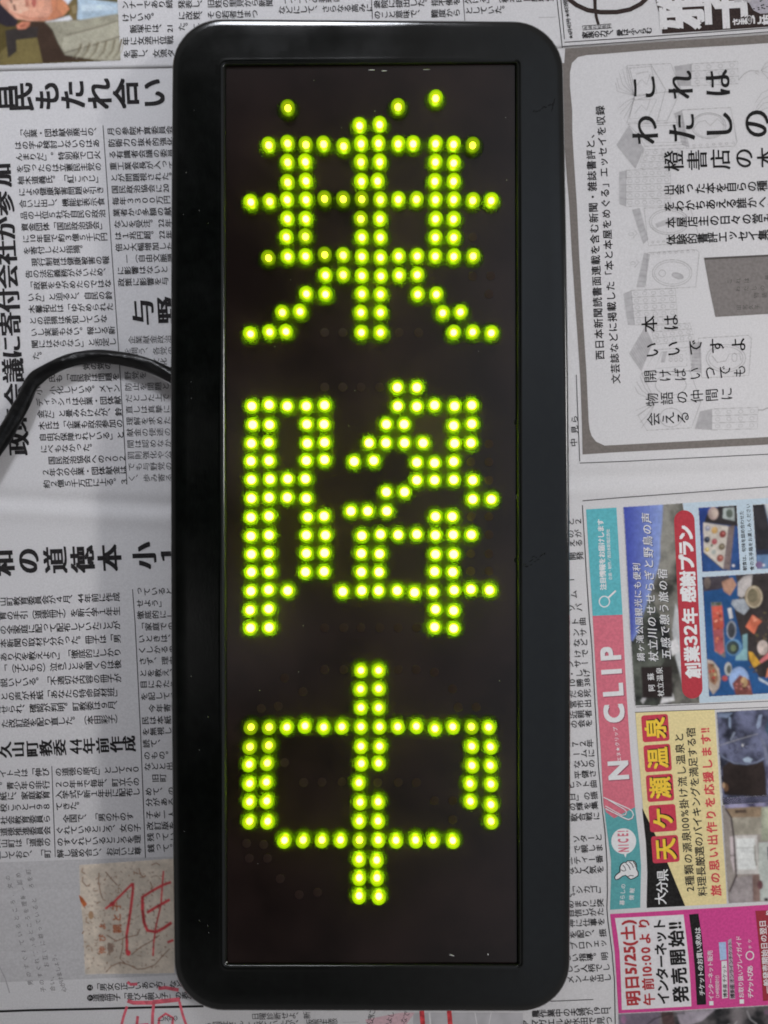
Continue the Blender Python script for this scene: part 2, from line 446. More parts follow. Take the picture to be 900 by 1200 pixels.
# ---------------- article on the old moral primer
p = Print()
for ch, x, y in (('和', 5, 659), ('の', 35, 657), ('道', 67, 656), ('徳', 98.5, 655), ('本', 130, 653.5), ('小', 170.5, 651), ('１', 201, 649)):
    p.glyph(ch, (x, y), (-2, -31), (-30, 1), K, 1, .010, mincho=.048)
for ch, x, y in (('久', 9, 877), ('山', 24, 876.5), ('町', 40, 876), ('教', 56, 875), ('委', 72, 874.5), ('年', 106, 872.5), ('前', 122, 872), ('作', 138, 871), ('成', 153, 870)):
    p.glyph(ch, (x, y), (-1.2, -19), (-16, .7), K, 1, .012, mincho=.04)
for k in (-1, 1): p.glyph('4', (91, 873.5 + k * 4.6), (-1, -17), (-20, .7), K, 1, .015)
p.build('headline', low, 'heavy black headlines of the moral primer article')
p = Print()
yR = [699, 715.5, 732, 747.5, 763.5, 777.5, 793.5, 809.5, 824.5, 841]
for y, t in zip(yR, ['久山町教育委員会が４月、{44}年前に作成', '教育の手引（道徳冊子）を新小学１年生', '内の全家庭に配って配布していたことが', '西日本新聞の取材で分かった。冊子は「男', 'しいあり方を教えよう」「徹底的にしかり',
                     'り」「（子どもの）泣きごとを聞くのは後', 'と説いている。「不適切な内容の冊子が', 'る」との声が本紙「あなたの特命取材班」', '寄せられ、確認が判明。町教委は９月、', '作った改訂版を配り直した。（本田彩子）']):
    p.vtext(t, 138 + .02 * (y - 699), y, 8.3, 11, K2, -.042, .06, right=True, flat=8.8, off=.011)
yC = [693, 706.5, 720, 734, 748, 761, 774, 788, 801, 815, 829, 843, 856, 870, 884, 897, 910.5, 926, 938.5, 953, 966, 979, 992]
for y, t in zip(yC, ['っていると', 'せよう」　', '徹底的にし', '「家庭での', 'いときは、', 'くしかるの', 'さず、理由', 'とを教え、', '目にわたり', 'を記して、', '　今年寄せ', '民は本紙の', 'を無視し、', '読て、', 'のもの。', 'などと出', '　旧町', 'めて、の', '分がある', '子を一人', '改訂版を', '残ってい', '銭って。']):
    p.vtext(t, 165 + .045 * (y - 693), y, 8.7, 10.2, K2, -.03, .06, flat=8.6, off=.011)
yL = [903, 917.5, 929.5, 943, 957.5, 971, 984.5, 998]
for y, a, b_ in zip(yL, ['イトルは「伸び', '。青少年の非行', '問紙に、家庭教育', '学校こうと１９８', '　社会教育委員ら', '町道徳推進委員会', '久山町は「道徳の', '置しており、「町'],
                  ['の道徳の原点」として２０', '２０年まで毎年、町立小の', '入学式で新１年生に配布し', 'てきた。', '　全国で、「男の子のす', 'ぐれているところ、女の子', 'のすぐれているところを理', '解し認め合い、お互いに尊']):
    p.vtext(a, 56 + .02 * (y - 903), y, 8.3, 10.4, K2, -.03, .05, right=True, flat=8.8, off=.011)
    p.vtext(b_, 70.5 + .025 * (y - 903), y, 8.2, 10.4, K2, -.035, .05, flat=8.6, off=.011)
p.line([(157, 690), (160, 730), (166, 850), (172, 1003)], .9, K2, 1); p.line([(63, 896), (67, 1002)], .8, K2, 1)
p.build('article_text', low, 'small grey columns of the moral primer article')

# ---------------- reproduced handwriting, cream drawing with red brush strokes, captions, rule
p = Print()
p.poly([(-60, 1010), (96, 1005), (215, 1001), (215, 1139), (100, 1144), (-60, 1150)], ink((.5, .49, .5), .06), 0)
PEN = ink((.16, .15, .15), .3)
for t, a, b_ in (('男のすぐれているところ、女の', (38, 1148), (12, 1026)), ('子のすぐれているところを理解し認め', (53, 1156), (24, 1023)),
                 ('お互いに尊っているところを町', (57, 1127), (36, 1019)), ('合い、', (64, 1155), (63, 1140)), ('心がけましょう。', (77, 1156), (65, 1115))):
    p.htext(t, a, b_, 6.6, PEN, 1, -.006, slant=.1)
p.line([(-6, 1122), (2, 1129), (9, 1143), (14, 1160)], 1.3, PALE, 1)
p.build('handwritten_note', low, 'faint handwritten lines on a grey patch')
p = Photo(0, .42, .05, 7, .3)
CR = ink((.62, .54, .45), .10, 300); BR = ink((.24, .12, .07), .3); RED = ink((.60, .065, .075), .3, 500); OR = ink((.45, .12, .04), .2)
p.poly([(95, 1011), (200, 1004), (206, 1004), (206, 1137), (102, 1138), (99, 1075), (96, 1045)], CR, 1)
def q7(x, y): return (85 + x / 6.92, 1000 + y / 6.92)
rs = random.Random(3)
for _ in range(300):
    x = rs.uniform(100, 780); y = rs.uniform(80, 900)
    if x + y < 300: continue
    l = rs.uniform(8, 30); a = rs.choice([0, 1.57, .6, 2.4]) + rs.uniform(-.3, .3)
    p.line([q7(x, y), q7(x + l * .5 * math.cos(a) + rs.uniform(-4, 4), y + l * .5 * math.sin(a)), q7(x + l * math.cos(a), y + l * math.sin(a))], rs.uniform(.5, 1.0), BR, 2)
for pts in ([(230, 140), (225, 210), (240, 300), (260, 350)], [(280, 130), (330, 190), (375, 240)], [(100, 100), (90, 130), (120, 150)], [(100, 170), (95, 210), (130, 250), (160, 230)],
            [(290, 640), (370, 690), (430, 665), (540, 640), (560, 590)], [(420, 665), (420, 740), (400, 830), (440, 870)], [(285, 940), (330, 890), (400, 860), (470, 880), (540, 915), (600, 910), (680, 880), (740, 810), (800, 750)],
            [(490, 800), (560, 740), (650, 690), (720, 640)], [(650, 80), (690, 60), (720, 80)], [(640, 210), (660, 260), (640, 270)], [(550, 100), (560, 150), (590, 180)]):
    p.line([q7(*t) for t in pts], 1.1, BR, 2)
p.poly([q7(*t) for t in ((65, 315), (100, 340), (135, 390), (110, 420), (80, 370))], OR, 2)
p.poly([q7(*t) for t in ((300, 700), (340, 710), (350, 770), (310, 795), (295, 750))], ink((.32, .22, .17)), 2)
p.ell(*q7(165, 480), 3, 5, ink((.40, .25, .15)), 2)
p.htext('伸びよ', q7(255, 760), q7(255, 570), 9, OR, 3, .02); p.htext('親と子', q7(375, 590), q7(370, 410), 11, OR, 3, .025)
p.htext('ら', q7(385, 285), q7(385, 285), 9, BR, 3, 0)
for pts, w0 in (([(280, 430), (340, 385), (500, 225)], 3.4), ([(503, 222), (500, 300), (482, 450), (452, 640), (455, 790)], 4.2), ([(572, 340), (650, 290), (740, 240), (810, 215)], 4),
                ([(578, 330), (580, 440), (592, 540), (620, 605), (690, 615), (750, 585), (815, 540)], 5), ([(615, 462), (700, 410), (800, 355)], 4.4),
                ([(748, 125), (738, 250), (728, 400), (690, 560), (670, 700), (665, 810)], 2.6), ([(780, 700), (830, 680)], 4)):
    p.line([q7(*t) for t in pts], w0 * .74, RED, 4)
p.ell(*q7(465, 785), 3, 3.4, RED, 4); p.ell(*q7(335, 390), 4.2, 2.6, RED, 4.3, rot=-.6)
p.build('illustration', low, 'cream drawing with brown scribbles and red brush strokes')
p = Print()
PK = ink((.66, .13, .17), .2, 400)
def q5(x, y): return (90 + x / 5.294, 1100 + y / 5.294)
p.ell(*q5(93, 285), 3.6, 3.6, K, 1); p.ell(*q5(95, 348), 3.6, 3.6, K, 1)
p.vtext('上', 107.5, 1153.8, 8, 5, WHT, lay=2); p.vtext('下', 108, 1165.8, 8, 5, WHT, lay=2)
p.vtext('「男女の正しいあり方」など', 115, 1153.5, 8.1, 9.6, K2, -.04, .05, flat=8.8, off=.01); p.vtext('道徳冊子「伸びよ親と子」の表紙', 115, 1165.5, 7.95, 9.6, K2, -.025, .05, flat=8.6, off=.01)
p.line([(-40, 1183), (40, 1180.3), (150, 1177.5), (240, 1175.4)], 2.6, K, 1)
for pts, w0 in (([(325, 250), (345, 265), (385, 262)], 3.4), ([(515, 290), (560, 286), (640, 300)], 4), ([(325, 365), (360, 378), (480, 378)], 4.6), ([(480, 375), (570, 366), (645, 358), (640, 372)], 5),
                ([(322, 400), (302, 460), (282, 540)], 3), ([(487, 380), (480, 450), (478, 540)], 3.4), ([(645, 372), (665, 450), (695, 540)], 3), ([(388, 460), (384, 500), (378, 560)], 3.2),
                ([(310, 527), (380, 520), (455, 512)], 3.6), ([(515, 540), (520, 475), (560, 445), (605, 470), (600, 540)], 3)):
    p.line([q5(*t) for t in pts], w0, PK, 1.6)
p.vtext('しるる', 190, 1190, 8, 9, K, -.03, lay=2)
p.build('caption', low, 'captions crossed by red brush strokes above a thick rule')

# ---------------- bottom strip
p = Print()
p.vtext('日曜診断せよ、新', 300, 1187.5, 8.6, 9, K2, -.02); p.vtext('う国証さん', 246, 1198, 9, 10, K2, -.03)
p.vtext('て来ていたが、', 296, 1197.5, 9.3, 10, K2, -.03); p.vtext('販売主感', 364, 1195.5, 9, 10, K2, -.03)
p.line([(402, 1195), (420, 1194.5)], .5, PALE)
p.poly([(484, 1184), (612, 1184), (612, 1260), (484, 1260)], ink((.47, .46, .48), .1, 120), 0)
p.poly([(428, 1192), (470, 1184), (486, 1184), (470, 1206), (440, 1220)], ink((.62, .42, .46)), 0)
for t, a, b_, e in (('のんきに', (432, 1202), (436, 1184), 9), ('なかよし', (452, 1206), (458, 1186), 8), ('みんなで', (468, 1206), (476, 1186), 8)): p.htext(t, a, b_, e, K, 1)
p.line([(494, 1182), (496, 1206)], 5.5, RED, 1); p.line([(526, 1182), (528, 1206)], 5.5, RED, 1)
p.line([(503, 1184), (505, 1206)], 2, WHT, 1); p.line([(556, 1184), (560, 1206)], 1.2, WHT, 1); p.line([(575, 1184), (571, 1206)], 1, WHT, 1)
p.line([(644, 1170.3), (694, 1168)], .9, K2, 1)
p.vtext('農作業中の夫婦が{19}日、', 627, 1185, 8.9, 9.8, K2, -.05, .05, off=.011); p.vtext('アマガエルを水田で見つ', 616, 1196.5, 9.6, 9.8, K2, -.045, .05, off=.011)
p.build('article_text', low, 'rows of small print below the sign, with red bars beside them')

# ---------------- music obituary column right of the sign
p = Print()
for t, x, y in (('ら', 672, 492), ('見', 672, 504), ('中', 671, 519), ('と２', 676, 611), ('のが', 676, 625), ('える', 677, 636), ('開発', 678, 651), ('ー', 668, 679), ('ム', 671, 696), ('ソバ', 677, 711), ('ト曲', 681, 727.5), ('ンサ', 682, 740), ('など', 683, 752),
                ('けで', 684, 764.5), ('ンサー', 684, 776), ('・しげ', 686, 787.5), ('{10}勝{38}', 686.7, 798.5), ('だめ死', 687, 811), ('宮市出', 687.4, 823), ('近親者', 688, 835), ('の会を', 688.5, 846), ('７２年', 690, 869.5), ('ームに', 691.5, 881),
                ('などの', 692, 893), ('平健さ', 693, 905), ('ヒット曲', 694, 917), ('日」の振', 695, 930.5), ('の輝を集', 695.5, 942), ('歌合戦に', 697.5, 954.5), ('ソターと', 700, 979.5), ('で親しま', 701, 991.5), ('ニティー番', 701, 1004.5), ('など人気を', 702, 1016.5),
                ('に「シカゴ」', 703.5, 1039), ('て。', 674, 1048), ('めまりに突', 702, 1055.5), ('自信じがた', 702, 1066), ('神に仕事を', 703, 1077.5), ('を配り、振', 705, 1090.5), ('ブロフェッ', 706, 1103.5), ('しい指導。明', 707, 1117.5), ('しい人柄でし', 709, 1130.5), ('メントを出し', 710.5, 1142.5)):
    p.vtext(t, x, y, 8.6, 10, K2, -.06, .09, right=True, flat=8.8, off=.011)
p.line([(674, 440), (678, 541)], .9, K2, 1)
p.line([(681, 592), (685, 660), (689, 722), (692, 753), (697.5, 850), (700, 896), (705, 950), (707.5, 970), (710, 1010), (710.5, 1040), (709.8, 1062), (711, 1077), (715.7, 1112), (718.6, 1147), (719.5, 1205)], 1.0, K2, 1)
p.line([(678, 543), (730, 541), (900, 532.5), (960, 530)], .9, K2, 1); p.line([(681, 587), (730, 583), (900, 570.5), (960, 567)], 1.0, K2, 1)
p.build('article_text', low, 'narrow column of small print along the right side of the sign')

# ---------------- bookshop advert
p = Print()
outer = [(661, 60), (760, 53), (900, 43.5), (960, 40)]
inn_top = [(686, 67.8), (760, 62), (900, 53.6), (960, 50)]
p.poly(outer + inn_top[::-1] + [(676, 70), (669, 77), (660, 77)], GRY)
left_in = [(669, 77), (666.7, 88), (666.7, 104), (669.4, 132), (669.5, 157), (671, 183), (675, 243), (677.5, 300), (686, 440), (688.5, 495), (689.6, 504), (692, 511.5), (697, 518), (707, 522.6)]
left_out = [(655, 77), (655, 88), (655, 104), (657, 132), (659, 157), (661, 183), (666, 243), (669, 300), (678.5, 440), (680.5, 495), (680.8, 504), (680.9, 511.5), (681, 518), (681.2, 533)]
for i in range(len(left_in) - 1): p.poly([left_out[i], left_in[i], left_in[i + 1], left_out[i + 1]], GRY)
p.poly([(681.2, 533), (707, 522.6), (720, 522), (900, 512.5), (960, 509), (960, 518), (900, 521.3), (720, 530.5)], GRY)
ad1 = p.build('advertisement', low, 'grey-framed monochrome advert with drawn books')
p = Print()
p.htext('西日本新聞読書面連載を含む新聞・雑誌書評と、', (701.5, 417), (690, 159), 11.6, K, 1, .012)
p.htext('文芸誌などに掲載した「本と本屋をめぐる」エッセイを収録', (720, 445), (702, 132), 11.4, K, 1, .012)
def run(t, a, b_, em, off=0., mincho=0., m=BLK, fl=None):
    n = len(t)
    sl = (b_[1] - a[1]) / (b_[0] - a[0]) if n > 1 else -.06
    p.vtext(t, a[0], a[1], (b_[0] - a[0]) / max(1, n - 1), em, m, sl, .03, 2, off, mincho, flat=fl)
run('これは', (752, 105.5), (838.5, 101), 34, -.008, .024); run('わたしの', (754, 155), (883, 148), 36, -.008, .024)
run('橙書店の本', (787.6, 191), (895.5, 187.5), 25, -.01, .016)
run('出会った本を自らの種と', (782, 225), (902, 220), 13, .012); run('をわかちあえる誰かへと', (782, 244), (902, 239), 13, .012)
run('本屋店主の日々の営み', (784, 263), (897, 258), 13, .012); run('体験的書評エッセイ集。', (785, 283), (903, 277), 13, .012)
run('本は', (759, 381), (784, 379.5), 20, -.004, .014); run('いいですよ', (762, 411.5), (862.5, 405), 19, -.004, .014)
run('開けばいつでも', (760, 442), (864, 436), 16, .004); run('物語の仲間に', (762, 469), (849, 462.6), 16, .004); run('会える', (763.6, 492), (798, 490), 16.5, .004)
p.build('lettering', ad1)
p = Photo(0, .36, .03, 0, .15)
def q1(x, y): return (720 + x / 5, 60 + y / 5)
def q2(x, y): return (720 + x / 5, 200 + y / 5)
def q3(x, y): return (720 + x / 5, 350 + y / 5)
LW = .55; DR = ink((.22, .21, .215)); SH = ink((.44, .43, .44), .08)
def closed(pts, wd=LW): p.line(pts + [pts[0]], wd, DR, 1)
def stack(q, a, b_, c, d, n, ncirc, orn=True):
    """spines between the corners a-b (top) and d-c (bottom)"""
    A, B, Cc, Dd = (q(*t) for t in (a, b_, c, d))
    closed([A, B, Cc, Dd])
    lerp = lambda u, v, t: (u[0] + (v[0] - u[0]) * t, u[1] + (v[1] - u[1]) * t)
    for i in range(n):
        l0, r0 = lerp(A, Dd, (i + .5) / n), lerp(B, Cc, (i + .5) / n)
        if i: p.line([lerp(A, Dd, i / n), lerp(B, Cc, i / n)], LW, DR, 1)
        hh = math.hypot(Dd[0] - A[0], Dd[1] - A[1]) / n
        for k in range(ncirc):
            c_ = lerp(l0, r0, (k + .5) / ncirc); p.loop(c_[0], c_[1], hh * .32, hh * .26, .4, DR, 1, 10)
def fan(q, base, tips, shade=None):
    if shade: p.poly([q(*t) for t in shade], SH, 0)
    for a, b_, c in tips: p.line([q(*a), q(*b_), q(*c)], .45, DR, 1)
def hatch(q, a, b_, c, d, n, shade=True):
    A, B, Cc, Dd = (q(*t) for t in (a, b_, c, d))
    if shade: p.poly([A, B, Cc, Dd], SH, 0)
    for i in range(n + 1):
        t = i / n; p.line([(A[0] + (Dd[0] - A[0]) * t, A[1] + (Dd[1] - A[1]) * t), (B[0] + (Cc[0] - B[0]) * t, B[1] + (Cc[1] - B[1]) * t)], .35, DR, 1)
closed([q1(*t) for t in ((65, 100), (320, 88), (380, 240), (300, 420), (65, 432), (110, 280))])
closed([q1(*t) for t in ((80, 115), (205, 105), (240, 260), (120, 270))]); closed([q1(*t) for t in ((105, 300), (240, 295), (190, 400), (80, 410))])
p.line([q1(205, 95), q1(290, 240), q1(240, 425)], LW, DR, 1); p.line([q1(110, 280), q1(380, 240)], LW, DR, 1)
for cx, cy in ((160, 190), (160, 340)):
    p.line([q1(cx - 50, cy + 40), q1(cx - 10, cy - 10), q1(cx + 20, cy + 20), q1(cx + 40, cy - 40)], .5, DR, 1); p.line([q1(cx - 40, cy - 40), q1(cx - 10, cy - 50), q1(cx + 30, cy - 55)], .5, DR, 1)
fan(q1, 0, [((110, 275), (10, 250), (0, 200)), ((110, 275), (20, 230), (5, 170)), ((110, 275), (40, 210), (20, 140)), ((110, 275), (60, 200), (40, 120)), ((110, 275), (75, 200), (60, 105)),
            ((110, 285), (60, 310), (15, 350)), ((110, 285), (70, 330), (25, 380)), ((110, 285), (80, 350), (45, 410)), ((110, 285), (90, 360), (65, 430))])
for _ in range(46):
    a, b_ = rs.uniform(235, 350), rs.uniform(105, 410)
    if abs((b_ - 250)) > (a - 235) * 1.2: p.ell(*q1(a, b_), .35, .35, DR, 1, 6)
stack(q1, (440, 90), (710, 75), (715, 205), (440, 218), 3, 4); hatch(q1, (340, 105), (440, 90), (440, 218), (360, 218), 12)
p.line([q1(715, 185), q1(745, 150), q1(780, 130), q1(830, 132), q1(830, 155), q1(810, 140)], .7, DR, 1)
fan(q1, 0, [((845, 130), (870, 90), (905, 70)), ((845, 130), (875, 110), (905, 95)), ((845, 130), (880, 140), (910, 140)), ((850, 135), (880, 170), (905, 190)), ((810, 320), (850, 260), (905, 235)), ((815, 350), (850, 300), (905, 270)), ((820, 365), (860, 320), (905, 310)), ((840, 370), (870, 350), (905, 345))])
closed([q1(*t) for t in ((385, 358), (668, 345), (705, 545), (690, 570), (410, 582))]); p.loop(*q1(540, 450), 20, 15, LW, DR, 1, 26); p.loop(*q1(540, 450), 18, 13.4, .4, DR, 1, 26)
p.line([q1(450, 470), q1(480, 430), q1(520, 420), q1(550, 450), q1(590, 410), q1(630, 450)], .5, DR, 1)
for k in range(7): p.loop(*q1(455 + 38 * k, 565 - 2 * k), 1.6, 1.2, .4, DR, 1, 8)
hatch(q1, (340, 380), (385, 360), (430, 575), (385, 560), 9)
closed([q1(*t) for t in ((70, 440), (390, 430), (400, 560), (170, 570), (130, 500))]); closed([q1(*t) for t in ((130, 455), (370, 445), (380, 545), (180, 550))], .4)
hatch(q1, (75, 450), (165, 585), (115, 700), (5, 560), 12)
stack(q1, (165, 590), (400, 580), (360, 690), (130, 700), 3, 5)
stack(q2, (62, 10), (318, 0), (318, 215), (60, 220), 5, 6); hatch(q2, (20, 20), (62, 10), (60, 220), (22, 205), 5)
closed([q2(*t) for t in ((165, 230), (430, 220), (475, 370), (460, 430), (190, 448))]); p.loop(*q2(310, 310), 23, 15, LW, DR, 1, 28); p.loop(*q2(310, 310), 20.5, 12.8, .45, DR, 1, 28)
p.poly([q2(*t) for t in ((230, 320), (330, 280), (400, 290), (340, 315), (240, 345))], SH, 0)
for k in range(8): p.loop(*q2(215 + 32 * k, 428 - 2 * k), 1.5, 1.1, .4, DR, 1, 8)
hatch(q2, (95, 240), (140, 230), (190, 410), (160, 440), 6)
for x0, y0 in ((100, 380), (110, 550)): p.loop(*q2(x0 - 10, y0), 3.2, 1.6, .8, SH, 1, 10); p.line([q2(x0, y0 + 25), q2(x0 + 25, y0 - 5), q2(x0 + 10, y0 - 20)], 1.2, SH, 1)
closed([q2(*t) for t in ((185, 490), (465, 472), (485, 490), (465, 690), (175, 705))]); p.loop(*q2(328, 608), 23, 15.5, LW, DR, 1, 28); p.loop(*q2(328, 608), 20.5, 13, .45, DR, 1, 28)
p.loop(*q2(270, 610), 4, 4, .5, DR, 1, 12); p.ell(*q2(360, 625), 7, 3.4, SH, 0, rot=.3); p.loop(*q2(360, 625), 7, 3.4, .45, DR, 1, 14, rot=.3)
for k in range(8): p.loop(*q2(215 + 34 * k, 496 - 2 * k), 1.6, 1.2, .4, DR, 1, 8)
hatch(q2, (165, 490), (200, 500), (170, 690), (120, 690), 6)
stack(q3, (90, -40), (345, -52), (360, 150), (110, 160), 5, 5); hatch(q3, (45, -20), (90, -40), (110, 160), (70, 160), 5)
hatch(q3, (170, 170), (215, 265), (150, 430), (78, 325), 12)
stack(q3, (205, 165), (430, 150), (460, 250), (225, 275), 3, 5)
closed([q3(*t) for t in ((240, 305), (430, 290), (440, 430), (160, 440))]); closed([q3(*t) for t in ((265, 320), (410, 310), (415, 400), (230, 415))], .4)
p.poly([q3(*t) for t in ((275, 315), (300, 312), (285, 380), (262, 380))], SH, 0)
for a in range(3):
    for b2 in range(2): p.loop(*q3(320 + 30 * a, 340 + 24 * b2), 2.2, 1.8, .4, DR, 1, 10)
closed([q3(*t) for t in ((480, 238), (770, 222), (790, 240), (775, 455), (500, 470))]); p.loop(*q3(640, 355), 23, 16, LW, DR, 1, 28); p.loop(*q3(640, 355), 20, 13.4, .45, DR, 1, 28)
p.line([q3(560, 340), q3(590, 380), q3(640, 370), q3(660, 330), q3(720, 330), q3(730, 370)], .6, DR, 1); p.loop(*q3(690, 350), 3, 5, .5, DR, 1, 12)
hatch(q3, (440, 270), (495, 260), (500, 440), (440, 430), 8)
closed([q3(*t) for t in ((150, 440), (430, 425), (495, 610), (440, 760), (180, 775), (130, 690), (230, 610))]); p.line([q3(230, 610), q3(495, 605)], LW, DR, 1)
p.loop(*q3(320, 510), 18, 12, LW, DR, 1, 24); p.loop(*q3(320, 700), 13, 11, LW, DR, 1, 24)
fan(q3, 0, [((230, 605), (130, 560), (110, 520)), ((230, 605), (150, 540), (120, 490)), ((230, 605), (170, 530), (140, 460)), ((225, 620), (160, 640), (115, 660)), ((225, 620), (165, 660), (120, 690)), ((225, 620), (180, 690), (140, 730)), ((225, 620), (195, 700), (150, 760))])
stack(q3, (560, 650), (830, 640), (825, 765), (560, 772), 3, 4); hatch(q3, (490, 665), (560, 650), (560, 772), (460, 765), 12)
p.line([q3(830, 655), q3(860, 655), q3(880, 645), q3(920, 640)], 1.1, DR, 1)
p.build('illustration', ad1)
p = Print()
BK = ink(rgb(124, 119, 117), .10, 700)
p.poly([(822.4, 304), (900, 300.4), (960, 297), (960, 366), (900, 369.4), (836, 373), (829, 340)], BK, 0); p.poly([(822.4, 304), (900, 300.4), (960, 297), (960, 299), (900, 302.6), (823, 306.5)], ink(rgb(84, 80, 78)), 1)
FA = ink(rgb(84, 80, 79))
p.vtext('これは', 852, 331.5, 10, 6.5, FA, -.04, 0); p.vtext('わたしの', 862, 340.5, 9.4, 6.5, FA, -.04, 0); p.vtext('物語', 883, 348, 9.4, 6.5, FA, -.04, 0); p.vtext('最終', 896, 327, 8, 6.5, FA, -.04, 0); p.vtext('田尻久子', 863, 362, 7, 6, FA, -.04, 0)
p.build('book_cover', ad1, 'dark grey book cover')

# ---------------- narrow colour banner
p = Print()
TE = ink(rgb(96, 176, 186)); TE2 = ink(rgb(92, 160, 164)); PI = ink(rgb(206, 112, 128)); WB = ink((.72, .72, .73), .04); SHD = ink(rgb(140, 76, 92))
p.poly([(685.3, 597), (720.7, 594.8), (728, 719.7), (693, 721)], TE)
L1 = [(693, 721), (697.5, 800), (702.7, 879), (705.5, 935), (706.5, 944)]; R1 = [(728, 719.7), (732, 800), (737, 877), (742, 935), (742.6, 944)]
for i in range(4): p.poly([L1[i], R1[i], R1[i + 1], L1[i + 1]], PI)
p.poly([(706.5, 944), (742.6, 944), (718, 957), (709, 950)], PI, .5)
L2 = [(706.5, 944), (711, 979), (714.6, 1006), (714.6, 1029), (713.4, 1063.5)]; R2 = [(742.6, 944), (748, 988), (749.6, 1012), (749, 1035), (748.4, 1060.8)]
for i in range(4): p.poly([L2[i], R2[i], R2[i + 1], L2[i + 1]], TE2)
ban = p.build('advertisement', low, 'narrow teal and pink banner with white capital letters')
p = Print()
p.htext('注目情報をお届けします', (705.3, 687), (702, 612), 7.9, WB, 2, .03); p.htext('企画・制作／西日本新聞広告社', (713.5, 677), (710.7, 622), 4.4, WB, 2, .01)
p.loop(706.7, 704.3, 6, 6.2, 1.3, WB, 2, 24); p.line([(711, 700), (720, 691.7)], 1.9, WB, 2)
for ch, x, y in (('P', 714, 764.7), ('I', 715, 786), ('L', 716.7, 807), ('C', 718, 834.7), ('N', 723, 901)):
    for d, mm, ly in ((1.0, SHD, 2), (0, WB, 3)): p.glyph(ch, (x + d, y + d), (-2, -31), (-32, 2), mm, ly, .036)
p.htext('エヌ★クリップ', (724, 888), (719.5, 853), 5.4, WB, 2, .01)
def q8(x, y): return (700 + x / 8.575, 930 + y / 8.575)
for d, mm, ly in ((.7, SHD, 2), (0, WB, 3)):
    p.line([(a + d * .4, b_ + d) for a, b_ in (q8(*t) for t in ((50, 22), (300, 135), (335, 160), (350, 195), (335, 230), (300, 244), (260, 230), (70, 135)))], 1.2, mm, ly)
    p.line([(a + d * .4, b_ + d) for a, b_ in (q8(*t) for t in ((95, 45), (255, 140), (280, 165), (270, 195), (235, 203), (68, 108)))], 1.0, mm, ly)
p.ell(*q8(252, 460), 14.5, 15, WB, 2, 28); p.poly([q8(245, 570), q8(285, 565), q8(270, 625)], WB, 2)
p.htext('NICE!', q8(250, 545), q8(243, 362), 17, PI, 3, .03, wscale=.42)
hand = [(160, 820), (175, 795), (215, 765), (213, 720), (225, 692), (250, 672), (275, 672), (288, 656), (320, 655), (350, 656), (370, 672), (379, 700), (380, 740), (397, 772), (394, 802), (360, 825), (322, 840), (300, 825), (270, 800), (240, 808), (200, 838), (170, 845)]
p.poly([q8(*t) for t in hand], WB, 2); p.line([q8(*t) for t in hand + hand[:1]], 1.1, K, 3)
for pts in ([(222, 745), (250, 758), (272, 752), (262, 720), (242, 698)], [(272, 680), (300, 705), (318, 745)], [(305, 665), (335, 690), (348, 725)], [(345, 662), (365, 690), (370, 715)], [(290, 812), (320, 800), (350, 805)]): p.line([q8(*t) for t in pts], .9, K, 3)
p.htext('暮らしの', (727.3, 1055), (728.6, 1036), 6.2, WB, 2, .01); p.htext('情報', (738.3, 1049), (739, 1041), 6.2, WB, 2, .01)
p.build('lettering', ban)

# ---------------- first inn advert
p = Print()
LB = ink(rgb(184, 200, 212), .05)
p.poly([(729, 594.2), (820, 588.3), (900, 583.5), (960, 580), (960, 815), (900, 818), (820, 822.8), (743, 825.6)], LB)
inn = p.build('advertisement', low, 'colour inn advert with blue sky, green hills and food photos')
p = Photo(0, .7, .04, 2, .36)
HIL = MATS.setdefault('hill', princ('printed_hill', (.2, .2, .18), .85, .1)[0]); noise_col(HIL, HIL.node_tree.nodes['Principled BSDF'], rgb(58, 58, 54), rgb(142, 140, 132), 120, 5); INKCOL[HIL.name] = (rgb(58, 58, 54), rgb(142, 140, 132), 1.2 / (120 * S))
HIL2 = MATS.setdefault('hill2', princ('printed_trees', (.1, .1, .1), .85, .1)[0]); noise_col(HIL2, HIL2.node_tree.nodes['Principled BSDF'], rgb(34, 36, 36), rgb(96, 100, 92), 200, 5); INKCOL[HIL2.name] = (rgb(34, 36, 36), rgb(96, 100, 92), 1.2 / (200 * S))
p.poly([(729, 594.2), (798, 589.8), (806, 640), (812, 700), (815, 760), (818, 823), (743, 825.6)], HIL, 1)
p.poly([(738, 750), (746, 741), (753, 717), (760, 697), (772, 720), (784, 745), (776, 775), (764, 795), (770, 826), (743, 825.6)], HIL2, 1.6)
p.poly([(790, 706), (797, 722), (800, 760), (806, 800), (800, 808), (790, 770), (786, 738)], ink(rgb(176, 178, 180), .2, 200), 2); p.poly([(782, 752), (790, 748), (796, 762), (786, 768)], WHT, 2.3); p.poly([(776, 812), (786, 808), (789, 820), (772, 824)], WHT, 2.3)
p.poly([(749, 820), (755, 812), (757, 815), (752, 824)], PALEF, 2.3)
